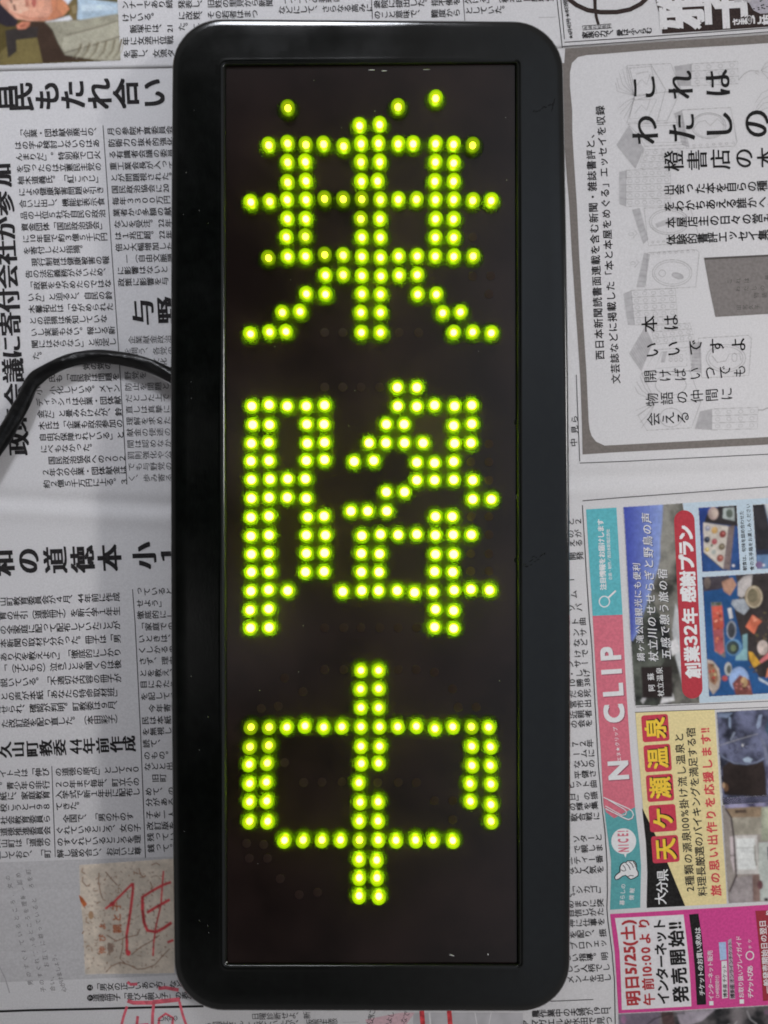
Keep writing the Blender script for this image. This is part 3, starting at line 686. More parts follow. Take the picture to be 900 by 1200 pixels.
# blue sky, three printed tones deepening to the left
bnd = [(775, 591.4), (774, 613), (771.7, 635.6), (772, 652), (769, 666.7), (764.4, 680), (760, 696.7), (757.8, 702), (753, 716.7), (745.6, 741), (740, 750)]
lef = [(729 + .0565 * (y - 594), y) for _, y in bnd]
for k in range(12):
    q = k / 11.; mm = ink(rgb(72 + 64 * q, 84 + 70 * q, 166 + 40 * q), .05, 500); t0, t1 = k / 12., (k + 1) / 12.
    for i in range(len(bnd) - 1):
        f = lambda j, t: (lef[j][0] + (bnd[j][0] - lef[j][0]) * t, bnd[j][1] + (0 if j else (1 - t) * 2.8))
        p.poly([f(i, t0), f(i, t1), f(i + 1, t1), f(i + 1, t0)], mm, 2.6)
p.poly([(749.4, 780.6), (785.6, 780), (786.7, 816), (751.7, 817)], ink(rgb(46, 38, 38)), 3)
p.build('photograph', inn, 'printed landscape photo with blue sky over hills')
p = Print()
for d, mm, ly in ((.7, ink(rgb(38, 40, 60)), 4), (0, WB, 5)):
    p.htext('鍋ヶ滝公園観光にも便利', (749.4 + d, 769 + d), (744 + d, 664 + d), 9.8, mm, ly, -.004, .012, slant=.12)
    p.htext('杖立川のせせらぎと野鳥の声', (764 + d, 768 + d), (755.5 + d, 606.7 + d), 12.4, mm, ly, -.004, .012, slant=.12)
    p.htext('五感で憩う旅の宿', (779 + d, 765.5 + d), (774.4 + d, 672 + d), 12.4, mm, ly, -.004, .012, slant=.12)
p.htext('阿蘇', (762, 805), (761, 792), 8.5, WB, 4, -.004, .012); p.htext('杖立温泉', (772.8, 811), (771, 785), 8.2, WB, 4, -.004, .012)
PR = ink(rgb(176, 62, 72))
cap = [(800 + 12 * math.cos(t), 610 + 12 * math.sin(t)) for t in (math.pi + math.pi * i / 12 for i in range(13))] + [(809.5 + 12 * math.cos(t), 805.5 + 12 * math.sin(t)) for t in (math.pi * i / 12 for i in range(13))]
p.poly(cap, PR, 4)
for ch, x, y in (('創', 810.4, 784.4), ('業', 809, 765.6), ('３', 807.5, 750), ('２', 807, 737.5), ('年', 806.5, 721), ('感', 804.6, 696), ('謝', 804, 678), ('プ', 802.8, 659), ('ラ', 801.9, 642), ('ン', 801.4, 624.5)):
    p.glyph(ch, (x, y), (-.8, -19), (-19, .8), WB, 5, .035 if ord(ch) > 0x4000 else .045)
p.htext('朝食は、旬味を詰め合わせた', (871, 665.6), (867, 601), 5.4, K, 2, .008); p.htext('食の玉手箱をお楽しみください', (879.4, 665.6), (874.4, 593), 5.4, K, 2, .008)
p.build('lettering', inn)
p = Photo(0, .7, .04, 2, .36)
def q9(x, y): return (800 + x / 9, 580 + y / 9)
def col(r, g, b_, v=.2, sc=420): return ink(rgb(r, g, b_), v, sc)
NAV = col(46, 76, 128)
p.poly([q9(*t) for t in ((150, 135), (550, 112), (590, 790), (190, 810))], NAV, 1)
p.poly([q9(*t) for t in ((150, 135), (300, 127), (200, 290), (205, 600), (180, 640))], col(44, 66, 130), 1.5); p.poly([q9(*t) for t in ((360, 125), (550, 112), (562, 330), (210, 290), (240, 200))], col(52, 48, 50), 2)
p.poly([q9(*t) for t in ((465, 330), (530, 320), (482, 790), (412, 780))], col(120, 106, 104), 2.3); p.poly([q9(*t) for t in ((200, 290), (465, 330), (410, 780), (205, 600))], col(196, 188, 178, .1), 2.6); p.line([q9(205, 605), q9(405, 780)], 1, col(60, 50, 50), 3)
for x, y, r, c in ((245, 350, 28, (150, 150, 165)), (320, 372, 33, (188, 150, 92)), (405, 412, 36, (128, 56, 52)), (240, 470, 32, (40, 46, 62)), (318, 490, 30, (160, 76, 82)), (395, 545, 34, (98, 88, 70)), (310, 600, 24, (146, 152, 148)), (378, 665, 36, (136, 74, 64)), (240, 575, 24, (190, 164, 104)), (290, 530, 12, (70, 88, 64))):
    p.ell(*q9(x, y), r / 9, r / 8, col(*c), 3.2, 12, rot=.4); p.ell(*q9(x + 6, y - 8), r / 20, r / 22, col(*(min(230, v + 45) for v in c)), 3.6, 8)
p.ell(*q9(305, 195), 6.2, 7.6, col(160, 140, 134), 3); p.ell(*q9(318, 190), 4, 5.4, col(196, 178, 166), 3.3); p.poly([q9(*t) for t in ((410, 140), (525, 130), (530, 275), (405, 245))], col(160, 168, 166), 3); p.ell(*q9(475, 195), 4, 5, col(88, 96, 88), 3.4)
p.ell(*q9(518, 743), 1.6, 1.6, WHT, 3)
p.build('photograph', inn, 'printed photo of a lunch box on blue cloth')
p = Photo(0, .7, .04, 2, .36)
p.poly([q9(*t) for t in ((720, 105), (900, 95), (1400, 70), (1440, 760), (765, 780))], col(96, 122, 156), 1); p.poly([q9(*t) for t in ((720, 105), (840, 98), (895, 330), (905, 580), (755, 590))], col(50, 48, 52), 2)
p.poly([q9(*t) for t in ((845, 98), (1000, 90), (1000, 240), (880, 245))], col(190, 192, 194), 2); p.poly([q9(*t) for t in ((755, 580), (910, 570), (912, 625), (760, 632))], col(44, 48, 66), 2.5); p.ell(*q9(790, 735), 4.5, 4, col(124, 104, 140), 2.6); p.ell(*q9(838, 738), 1.5, 1.5, WHT, 3)
p.poly([q9(*t) for t in ((900, 250), (1300, 240), (1300, 560), (905, 570))], col(70, 60, 58), 2.3)
p.build('photograph', inn, 'printed photo of a dark dining room at the page edge')
p = Photo(0, .7, .04, 2, .36)
def q0(x, y): return (800 + x / 8, 690 + y / 8)
def pl(pts, c, lay, **k): p.poly([q0(*t) for t in pts], col(*c, **k), lay)
p.poly([(821, 675.8), (900, 671), (960, 668), (960, 808), (900, 811.5), (829, 815.3)], col(40, 82, 132, .12, 150), 1)
pl([(170, -110), (420, -125), (430, -40), (330, 0), (180, 20)], (66, 60, 66), 1.5); p.ell(*q0(215, -60), 4, 7, col(110, 98, 92), 2); pl([(350, -70), (450, -110), (490, -40), (430, 60), (370, 20)], (166, 128, 108), 2)
pl([(480, -130), (800, -150), (1200, -160), (1200, 830), (700, 820), (580, 640), (470, 200), (520, 60)], (58, 52, 52), 1.6)
pl([(500, -60), (560, -120), (640, -140), (620, 20), (540, 80), (500, 60)], (176, 170, 168), 2.2); p.ell(*q0(650, 70), 10.5, 13, col(150, 136, 112), 2.5); p.ell(*q0(640, 60), 6, 8, col(112, 104, 84), 3); p.loop(*q0(655, 75), 9, 12, 1.2, col(190, 178, 156), 3, 18)
pl([(450, 100), (560, 90), (610, 180), (560, 240), (490, 200), (440, 140)], (158, 164, 172), 2.4)
pl([(250, 120), (350, 120), (388, 640), (372, 640), (285, 580)], (124, 126, 124), 2); pl([(258, 160), (355, 155), (372, 340), (362, 380), (270, 380)], (190, 88, 74), 2.5); pl([(268, 372), (362, 372), (374, 590), (340, 610), (288, 565)], (172, 92, 96), 2.5)
for i in range(14): p.ell(*q0(rs.uniform(275, 360), rs.uniform(170, 580)), rs.uniform(.8, 2), rs.uniform(1, 2.4), col(*rs.choice([(206, 120, 96), (146, 60, 58), (214, 150, 128), (120, 66, 58)])), 3, 8, rot=rs.uniform(0, 3))
for i in range(6): p.ell(*q0(rs.uniform(262, 340), 140 + rs.uniform(-10, 15)), 1.4, 1.4, col(72, 84, 66), 3, 8)
pl([(405, 180), (440, 172), (458, 268), (425, 280)], (190, 190, 190), 2.5); p.ell(*q0(442, 380), 5.8, 11, col(150, 154, 162), 2.4); p.ell(*q0(442, 385), 4.4, 9, col(66, 68, 74), 2.8)
pl([(545, 430), (590, 415), (592, 665), (478, 665), (490, 600), (550, 560)], (128, 166, 172), 2.2); p.ell(*q0(465, 545), 9.6, 10, col(96, 134, 168), 2.5); p.ell(*q0(455, 545), 7.4, 8, col(60, 72, 74), 2.8); p.ell(*q0(460, 550), 3.4, 4, col(104, 116, 88), 3.2)
pl([(215, 655), (270, 670), (325, 740), (342, 830), (325, 920), (270, 985), (232, 920)], (178, 164, 152), 2); pl([(220, 690), (268, 700), (308, 760), (318, 840), (290, 900), (240, 860)], (142, 108, 84), 2.5)
for i in range(9): p.ell(*q0(rs.uniform(230, 310), rs.uniform(705, 890)), 1.6, 1.8, col(*rs.choice([(170, 66, 62), (94, 108, 70), (196, 176, 130), (120, 70, 60)])), 3, 8)
p.ell(*q0(412, 745), 4.3, 8, col(172, 174, 170), 2.3); p.ell(*q0(418, 748), 2.6, 5, col(92, 92, 84), 2.7); p.ell(*q0(380, 832), 3.4, 3.2, col(186, 88, 84), 2.5)
p.ell(*q0(512, 840), 11.5, 14.5, col(142, 166, 206), 2.3); pl([(450, 880), (520, 800), (610, 850), (640, 985), (480, 985)], (120, 72, 66), 2.7); p.ell(*q0(560, 865), 4, 6, col(184, 152, 112), 3)
for i in range(10): p.ell(*q0(rs.uniform(480, 620), rs.uniform(850, 975)), 1.8, 1.4, col(*rs.choice([(176, 110, 106), (92, 52, 50), (196, 150, 140)])), 3.3, 8)
pl([(575, 350), (640, 240), (730, 300), (690, 340), (655, 420), (620, 390)], (206, 112, 86), 2.7); pl([(640, 250), (700, 290), (650, 310)], (226, 146, 116), 3); p.ell(*q0(735, 545), 6.5, 8.6, col(196, 180, 172), 2.7)
pl([(600, 580), (640, 590), (712, 690), (650, 735), (612, 660)], (206, 158, 62), 2.7); pl([(690, 680), (800, 575), (900, 520), (900, 580), (720, 690)], (188, 106, 108), 2.6)
pl([(780, 740), (860, 700), (860, 770), (760, 830)], (206, 126, 96), 2.6); pl([(690, 820), (800, 880), (960, 960), (960, 990), (700, 850)], (180, 190, 200), 2.8)
for i in range(26): p.ell(*q0(rs.uniform(600, 800), rs.uniform(220, 800)), rs.uniform(.9, 2.4), rs.uniform(.9, 2.2), col(*rs.choice([(84, 70, 62), (110, 96, 84), (44, 40, 40), (92, 82, 60)])), 2.2, 8)
p.build('photograph', inn, 'printed photo of seafood dishes laid out on blue cloth')

# ---------------- second inn advert
p = Print()
YE = ink(rgb(222, 206, 154), .06); RD = ink(rgb(194, 66, 84)); YC = ink(rgb(240, 196, 70), .08); RT = ink(rgb(204, 78, 84))
L3 = [(743, 834), (746.5, 880), (750.7, 930), (755.5, 985), (757, 1020), (756, 1061)]; R3 = [(835.6, 830.6), (838, 870), (841, 920), (845, 985), (847.5, 1020), (849, 1056)]
for i in range(5): p.poly([L3[i], R3[i], R3[i + 1], L3[i + 1]], YE)
p.line([(742.5, 833.6), (835.6, 830.2), (960, 825)], .7, K2, 1); p.line([(744, 827.4), (820, 824), (960, 818)], .7, K2, 1)
p.poly([(751, 945), (770.5, 985), (800.7, 1058.7), (756, 1061), (757, 1020), (755.5, 985)], BLK, .6)
inn2 = p.build('advertisement', low, 'cream inn advert with red squares and yellow letters')
p = Print()
for ch, x, y in (('大', 772, 1050), ('分', 773.6, 1036.7), ('県', 774.4, 1023)): p.glyph(ch, (x, y), (-.8, -14.5), (-14.5, .8), WB, 2, .01)
for ch, x, y in (('泉', 766.4, 852), ('温', 769, 886.8), ('瀬', 771.7, 921.5), ('ケ', 774.8, 956.7), ('天', 777.8, 992.7)):
    h = 15.6; r = 3
    pts = []
    for cx, cy, a0 in ((1, -1, -90), (1, 1, 0), (-1, 1, 90), (-1, -1, 180)):
        for k in range(4):
            a = math.radians(a0 + 30 * k); u = cx * (h - r) + r * math.cos(a); v = cy * (h - r) + r * math.sin(a)
            pts.append((x + u + .07 * v, y + v - .07 * u))
    p.poly(pts, RD, 2)
    for d, mm, ly in ((1.3, BLK, 3), (0, YC, 4)): p.glyph(ch, (x + d, y - d * .9), (-1.6, -25.5), (-26, 1.6), mm, ly, .025)
p.htext('2種類の源泉100%掛け流し温泉と', (806.7, 1039), (794, 863), 11.8, K, 2, .012); p.htext('料理長厳選のバイキングを満足する宿', (820.7, 1041.5), (807.8, 857), 11.8, K, 2, .012)
p.htext('旅の思い出作りを応援します!!', (836.5, 1040.5), (824.3, 853), 13, RT, 2, .028)
p.build('lettering', inn2)
p = Photo(0, .7, .04, 2, .36)
def qa(x, y): return (820 + x / 10, 820 + y / 10)
ROCK = MATS.setdefault('rock', princ('printed_rock', (.05, .05, .07), .85, .1)[0]); noise_col(ROCK, ROCK.node_tree.nodes['Principled BSDF'], rgb(38, 40, 52), rgb(112, 116, 144), 180, 5, .35, .72); INKCOL[ROCK.name] = (rgb(38, 40, 52), rgb(112, 116, 144), 1.2 / (180 * S))
ROCK2 = MATS.setdefault('rock2', princ('printed_pale_rock', (.2, .2, .3), .85, .1)[0]); noise_col(ROCK2, ROCK2.node_tree.nodes['Principled BSDF'], rgb(70, 68, 92), rgb(160, 156, 188), 260, 4); INKCOL[ROCK2.name] = (rgb(70, 68, 92), rgb(160, 156, 188), 1.2 / (260 * S))
p.poly([(838, 833.3), (900, 829.8), (960, 827), (960, 935), (845, 941)], ROCK, 1)
def pa(pts, m, lay): p.poly([qa(*t) for t in pts], m, lay)
pa([(240, 780), (330, 700), (520, 735), (720, 700), (745, 820), (760, 1110), (640, 1120), (260, 1095)], col(46, 38, 36, .3, 200), 2)
p.line([qa(*t) for t in ((205, 610), (270, 670), (380, 725), (520, 740), (640, 720), (730, 670))], 1.6, col(120, 128, 152), 2.6); pa([(480, 680), (540, 655), (600, 680), (570, 720), (500, 715)], col(168, 184, 204), 2.4)
pa([(320, 180), (345, 200), (345, 330), (320, 300)], col(130, 144, 168), 2); pa([(380, 360), (400, 370), (350, 470), (335, 450)], col(132, 140, 158), 2); pa([(190, 150), (370, 140), (300, 200), (195, 190)], col(120, 134, 158), 2)
pa([(670, 170), (710, 160), (690, 300), (650, 330), (640, 290)], col(136, 148, 172), 2); pa([(680, 420), (740, 470), (790, 700), (760, 760), (720, 560)], col(116, 120, 140), 2); pa([(750, 780), (800, 740), (1400, 720), (1400, 1130), (790, 1110), (765, 960)], ROCK2, 2.2)
pa([(800, 150), (1400, 120), (1400, 420), (790, 440), (740, 330)], col(70, 92, 112), 1.8)
p.line([qa(200, 525), qa(420, 455), qa(660, 385)], .7, col(170, 170, 176), 3); p.ell(*qa(258, 985), 1.6, 3.4, col(190, 158, 124), 3); p.ell(*qa(285, 1010), 3, 5, col(104, 76, 56), 2.6); p.ell(*qa(480, 520), 1, 1.6, WHT, 3)
for i in range(16): p.loop(*qa(rs.uniform(300, 700), rs.uniform(420, 650)), rs.uniform(1, 4), rs.uniform(1, 3), .8, col(*rs.choice([(96, 98, 116), (40, 40, 48), (120, 124, 146)])), 2.4, 9, a0=rs.uniform(0, 3), a1=rs.uniform(3.5, 6))
p.build('photograph', inn2, 'printed photo of a dark rocky outdoor bath')
p = Photo(0, .7, .04, 2, .36)
def qb(x, y): return (830 + x / 8.571, 930 + y / 8.571)
def pb(pts, m, lay): p.poly([qb(*t) for t in pts], m, lay)
pb([(120, 100), (700, 60), (1100, 40), (1100, 1030), (180, 1075), (150, 600)], col(150, 142, 136, .1, 200), 1); pb([(120, 30), (560, 0), (1100, -20), (1100, 100), (520, 120), (330, 140), (150, 130)], ROCK2, 2)
pb([(160, 130), (520, 110), (505, 215), (210, 222)], col(146, 126, 104), 2); pb([(245, 150), (360, 142), (362, 172), (250, 178)], col(78, 64, 56), 2.5); pb([(215, 225), (500, 215), (500, 385), (240, 395)], col(162, 156, 142), 2)
pb([(510, 120), (1100, 60), (1100, 420), (505, 450)], col(168, 172, 152), 2); pb([(240, 400), (465, 395), (480, 780), (262, 785)], col(196, 192, 188, .06), 2.5); pb([(255, 430), (440, 425), (455, 735), (275, 740)], col(216, 218, 216, .05), 3); p.line([qb(252, 525), qb(450, 520)], .7, col(150, 150, 148), 3.4)
pb([(195, 410), (230, 405), (240, 780), (205, 640)], col(188, 176, 178), 2.5); p.line([qb(195, 600), qb(235, 600)], 1, col(90, 80, 82), 3)
p.line([qb(*t) for t in ((150, 130), (210, 220), (235, 420), (258, 800), (190, 960))], 2.0, col(62, 52, 54), 3.4)
pb([(260, 820), (420, 800), (425, 1060), (180, 1075), (190, 960)], col(150, 142, 142), 2); pb([(415, 790), (490, 780), (495, 1050), (425, 1055)], col(126, 104, 98), 2.5); pb([(480, 470), (1100, 430), (1100, 1030), (495, 1050), (480, 790)], col(176, 182, 176, .08), 2.2)
pb([(565, 510), (1000, 490), (1000, 640), (575, 650)], col(58, 62, 88), 3); p.ell(*qb(495, 890), 3.2, 5.4, col(104, 70, 74), 3); p.ell(*qb(555, 1035), 2.6, 1.8, col(44, 44, 46), 3); p.line([qb(440, 495), qb(448, 640), qb(462, 700)], 2, col(150, 148, 140), 3.4)
p.build('photograph', inn2, 'printed photo of a pale room with a window')

# ---------------- ticket advert
p = Print()
MG = ink(rgb(200, 72, 138), .08); DRD = ink(rgb(150, 52, 62)); RC = ink(rgb(170, 58, 62)); WT = ink((.68, .66, .68), .05)
L4 = [(713.5, 1068.5), (716, 1090), (718.7, 1112), (721, 1147), (723, 1183.8)]; R4 = [(960, 1053), (960, 1080), (960, 1110), (960, 1140), (960, 1170)]
for i in range(4): p.poly([L4[i], R4[i], R4[i + 1], L4[i + 1]], MG)
WL = [(719, 1073), (722, 1092), (724.4, 1112.5), (726, 1147), (727, 1179.8)]; WR = [(798.7, 1068.6), (801.5, 1092), (804.5, 1120), (806.6, 1150), (807.6, 1175)]
for i in range(4): p.poly([WL[i], WR[i], WR[i + 1], WL[i + 1]], WT, 1)
BLr = [(805, 1068.5), (808.5, 1095), (811.5, 1130), (814, 1173.5)]; BRr = [(816, 1067.5), (820, 1095), (823, 1130), (824.8, 1173)]
for i in range(3): p.poly([BLr[i], BRr[i], BRr[i + 1], BLr[i + 1]], BLK, 1)
p.poly([(842.5, 1122.5), (848.8, 1122), (850, 1165), (843.4, 1166)], WT, 1); p.poly([(839.4, 1100.6), (847.6, 1100), (848.6, 1120.6), (841, 1121.6)], ink(rgb(160, 184, 216)), 1); p.poly([(850, 1098), (854, 1096), (858.6, 1166.4), (852, 1166.8)], ink(rgb(176, 156, 168)), 1)
p.poly([(882, 1064), (960, 1060), (960, 1164), (891, 1169), (888, 1120)], DRD, 1)
tik = p.build('advertisement', low, 'magenta ticket advert with a white panel')
p = Print()
p.htext('明日5/25(土)', (740, 1166), (733.5, 1078), 18, RC, 3, .035); p.htext('午前10:00より', (758.5, 1167), (752.5, 1079), 14.5, RC, 3, .03)
p.htext('インターネット', (775, 1165.5), (770.5, 1080.5), 15.5, BLK, 3, .028); p.htext('発売開始!!', (795, 1161), (788.5, 1079), 19.5, BLK, 3, .03)
p.htext('チケットのお買い求めは', (820, 1159), (815, 1087), 7.4, WB, 3, .015); p.htext('■インターネット販売', (830.6, 1171), (829.2, 1113), 6.6, WB, 3, .008); p.htext('（24時間受付）', (838, 1166), (837.4, 1138), 5, WB, 3)
p.htext('博多座 チケット', (847, 1162), (845.8, 1129), 5.4, K, 3, .012); p.htext('博多座 オンラインチケット', (855.6, 1163), (852.5, 1102), 5.6, K, 3, .012)
p.htext('■お取り扱いプレイガイド', (866, 1169), (862.5, 1096), 6.8, WB, 3, .008); p.htext('チケットぴあ', (876.4, 1162), (875.8, 1131), 7.4, WB, 3, .015); p.loop(875.6, 1116, 4.4, 4.8, 1.2, WB, 3); p.htext('チケ', (876, 1106), (875.4, 1099), 5, WB, 3, .0)
p.htext('一般発売開始日の翌日', (896, 1156), (890.5, 1079), 8.6, WB, 3, .014); p.htext('10:00より', (903, 1120), (898, 1066), 8.6, WB, 3, .014)
p.build('lettering', tik)
p = Photo(0, .7, .04, 2, .36)
DK = MATS.setdefault('dkp', princ('printed_dark', (.05, .05, .05), .85, .1)[0]); noise_col(DK, DK.node_tree.nodes['Principled BSDF'], rgb(38, 38, 40), rgb(120, 114, 116), 130, 5); INKCOL[DK.name] = (rgb(38, 38, 40), rgb(120, 114, 116), 1.2 / (130 * S))
PU = ink(rgb(118, 108, 122), .12, 200)
p.poly([(723, 1184.5), (960, 1170.5), (960, 1290), (726, 1290)], DK, 1); p.poly([(723, 1184.5), (772, 1181.5), (768, 1205), (724, 1212)], PU, 2); p.poly([(790, 1182), (836, 1178), (820, 1192), (796, 1200)], ink(rgb(158, 150, 160), .15, 300), 2)
p.line([(752, 1200), (764, 1190), (780, 1184), (800, 1183)], 1.2, K, 3); p.line([(872, 1180), (876, 1190), (884, 1196)], 1, PALE, 3); p.line([(850, 1196), (856, 1199), (861, 1192)], 1.2, PALE, 3); p.ell(729, 1191, 3, 5, ink(rgb(150, 110, 140)), 3)
p.poly([(772, 1182), (786, 1181), (790, 1205), (776, 1210)], ink(rgb(84, 66, 66), .2), 2.4); p.ell(896, 1182, 4, 3, ink(rgb(104, 84, 100)), 3)
p.build('photograph', low, 'dark printed photo at the bottom corner')

# ================================================================ second newspaper, lying over the top edge
UB = .0004
top = empty('newspaper', (0, 0, 0), "newspaper sheet overlapping along the photo's top edge, with a portrait photo at its left end", 'newspaper', 'newspapers spread under the sign')
sheet('page', top, -90, 990, -120, edge_y, UB, .0004)
p = Photo(UB, .85, .05, 0, .3)
def qp(x, y): return (x / 6.207, y / 6.207)
def pp(pts, c, lay, v=.12, sc_=250): p.poly([qp(*t) for t in pts], ink(rgb(*c), v, sc_), lay)
pp([(-500, -500), (870, -500), (868, 0), (892, 465), (0, 502), (-500, 520)], (92, 80, 44), 0, .3, 60)
pp([(120, 320), (310, 300), (330, 485), (0, 502), (0, 430)], (112, 100, 62), .5, .25, 80)
pp([(200, 180), (340, 185), (410, 260), (455, 370), (495, 425), (600, 445), (700, 462), (330, 482), (290, 300)], (66, 50, 40), 1); pp([(60, 250), (130, 235), (300, 220), (290, 300), (140, 318), (142, 400), (80, 450)], (58, 52, 50), 1.2)
pp([(-400, -200), (30, -60), (20, 50), (90, 110), (150, 170), (142, 218), (70, 222), (-20, 180), (-400, 100)], (50, 44, 52), 1.6)
pp([(30, -60), (18, 50), (80, 112), (140, 165), (240, 182), (330, 182), (410, 170), (482, 142), (526, 95), (492, 40), (430, -10), (300, -120)], (216, 158, 134), 2)
pp([(380, -60), (430, -10), (492, 40), (526, 95), (482, 142), (410, 170), (350, 180), (400, 110), (390, 40)], (198, 130, 98), 2.4); pp([(440, 0), (500, 50), (520, 95), (480, 135), (440, 90)], (212, 142, 104), 2.7); pp([(120, 120), (200, 165), (300, 178), (370, 178), (360, 150), (240, 155)], (196, 134, 110), 2.5)
pp([(60, 40), (200, 20), (230, 100), (150, 130), (90, 95)], (228, 178, 154), 2.3); pp([(255, -10), (282, 0), (284, 60), (268, 88), (250, 60)], (176, 96, 86), 2.8); pp([(200, -10), (228, 30), (232, 75), (206, 80)], (198, 128, 108), 2.6); pp([(112, 62), (128, 60), (140, 104), (124, 104)], (120, 82, 72), 2.8); pp([(290, 0), (330, 10), (340, 80), (300, 90)], (222, 160, 134), 2.6)
pp([(90, 20), (102, 18), (112, 50), (98, 52)], (110, 78, 72), 2.9)
pp([(140, 212), (182, 184), (240, 186), (236, 212), (205, 238), (150, 240)], (200, 128, 102), 2.8); pp([(165, 210), (210, 200), (200, 222), (168, 230)], (168, 98, 78), 3)
pp([(555, -120), (868, -120), (870, 50), (580, 10)], (104, 98, 66), 1); pp([(430, -20), (512, 62), (552, 12), (570, -60), (460, -90)], (202, 206, 214), 3); pp([(345, 184), (420, 172), (522, 140), (548, 170), (470, 188), (380, 194)], (222, 222, 226), 3)
pp([(512, 66), (562, 15), (582, 80), (577, 168), (545, 172), (522, 135), (535, 95)], (116, 100, 66), 3.2); pp([(535, 80), (566, 60), (575, 120), (548, 130)], (146, 130, 96), 3.5)
pp([(580, 8), (870, 48), (872, 130), (600, 172), (577, 168), (584, 80)], (176, 196, 212), 2.6); pp([(600, 60), (760, 62), (868, 80), (868, 100), (700, 105), (610, 110)], (196, 212, 224), 3)
pp([(340, 188), (545, 176), (600, 172), (871, 126), (893, 460), (800, 467), (700, 460), (490, 426), (440, 340), (398, 240)], (160, 156, 138), 3.4); pp([(480, 300), (650, 250), (872, 185), (884, 300), (700, 352), (520, 405), (470, 380)], (172, 168, 150), 3.7)
for pts, w_ in (([(500, 280), (590, 262), (650, 246), (760, 215), (870, 178)], .9), ([(488, 412), (560, 388), (700, 352), (888, 292)], 1.2), ([(470, 235), (455, 270)], .6), ([(345, 188), (400, 245), (440, 340), (490, 424)], .8)): p.line([qp(*t) for t in pts], w_, ink(rgb(84, 76, 60)), 4)
for x0 in (570, 630, 690, 750, 810, 860): p.line([qp(x0 + 40, 345 - (x0 - 570) * .12), qp(x0 + 20, 400), qp(x0 - 25, 452)], 2.2, ink(rgb(116, 106, 84)), 4, .8); p.line([qp(x0 + 58, 350 - (x0 - 570) * .12), qp(x0 + 40, 400), qp(x0, 455)], 1.4, ink(rgb(190, 184, 164)), 4, .5)
p.build('photograph', top, 'printed portrait of a smiling man in a grey jacket and pale blue shirt')
p = Print(UB)
KW = dict(slope=-.03, lean=.05, flat=8.8, off=.011)
for t, x, y in (('初して、初のラ', 149, -3), ('ンナーであり続', 149, 10.5), ('けている。', 149.5, 25), ('　飯塚市は、{21}', 150, 38.5), ('年に女流王位戦', 150, 52.5), ('を制し、女流タ', 151, 67.5), ('発表し、旧姓の里見から新聞', 214.5, 9.5), ('に改姓、その若者はまつ', 214.5, 22.5), ('た。これ', 214.5, 35.5),
                ('一つ一つの表現に', 335, 3), ('などにして、さらなる高みに', 331, 15.5), ('衆院に提出した。', 442, 8.5), ('のこと意味で、', 442, 21), ('指不備を', 509, 6), ('難度から', 509, 19.5), ('欠ける」（松本明日給料他）', 548, 3.5), ('としていた。', 549, 16.5)):
    p.vtext(t, x, y, 8.5, 10.4, K2, **KW)
p.line([(434.5, -20), (436.5, 26)], .8, K2, 1); p.line([(541, -20), (544, 28)], .8, K2, 1); p.line([(630, 24.5), (650, 24)], .5, PALE, 1)
p.build('article_text', top)
p = Print(UB)
for pts in ([(649.5, -30), (651, 0), (656, 45), (657.5, 60)], [(653.5, -30), (655.5, 0), (660, 50)], [(660, 53.4), (780, 45.2), (900, 36.4), (960, 32)], [(658, 58.4), (780, 49.6), (900, 41), (960, 36)]): p.line(pts, .9, K, 1)
p.htext('★6月4日号 ★本日発売', (667.5, 47), (660.5, 3), 5.6, K, 1, .015)
DB = ink(rgb(56, 46, 44), .2)
def qc(x, y): return (640 + x / 6.43, y / 6.43)
p.line([qc(*t) for t in ((160, 20), (220, 66), (300, 103), (400, 119), (520, 118), (620, 98), (700, 56), (770, -10))], 5.2, DB, 1); p.line([qc(*t) for t in ((355, -30), (358, 100), (368, 160), (384, 212))], 4.2, DB, 1.4, 3); p.line([qc(275, -2), qc(400, -4), qc(520, -12)], 3, DB, 1); p.line([qc(625, -20), qc(660, 22)], 3.4, DB, 1)
bx = [qc(262, 222), qc(478, 206), qc(482, 236), qc(266, 252)]; p.line(bx + bx[:1], .6, K, 1); p.vtext('永遠の知恵袋', 684.5, 36.8, 5.4, 5, K, -.06, .03)
p.vtext('家族の力で、愛はふくらむ', 684, 45, 6.75, 8.4, K, -.07, .03, off=.022, flat=7.6)
p.poly([(763, -30), (765, 0), (769, 15.5), (774, 28), (773.5, 43.4), (840, 39.2), (900, 35), (960, 31), (960, -30)], DB, 1)
p.glyph('雅', (795, 12), (-3, -54), (-56, 3), WHT, 2, .04); p.glyph('子', (846, 10), (-3, -56), (-54, 3), WHT, 2, .04)
p.vtext('さま', 860, 29.5, 8.6, 9.5, WHT, -.06, .03, lay=2, off=.04); p.loop(875.2, 27, 2.9, 5, .7, WHT, 2, 14); p.vtext('の', 875.2, 27, 5, 5, WHT, lay=2); p.vtext('ご訪問', 884, 27.6, 11.4, 12, WHT, -.06, .03, lay=2, off=.04); p.vtext('最新', 862, 3, 11, 10, PALEF, -.06, .03, lay=2, off=.03)
p.poly([(871, -30), (874, 6), (880, 16), (888, 20), (905, 19), (960, 14), (960, -30)], ink(rgb(168, 164, 172), .1), 2)
for _ in range(14): p.ell(rs.uniform(880, 906), rs.uniform(1, 16), 1.2, .8, K, 3, 8)
p.poly([(892, -6), (910, -6), (910, 4), (896, 4)], DB, 3)
p.build('advertisement', top, 'black and white magazine advert with reversed lettering')
bpy.data.objects.remove(_to); bpy.data.curves.remove(_tc)

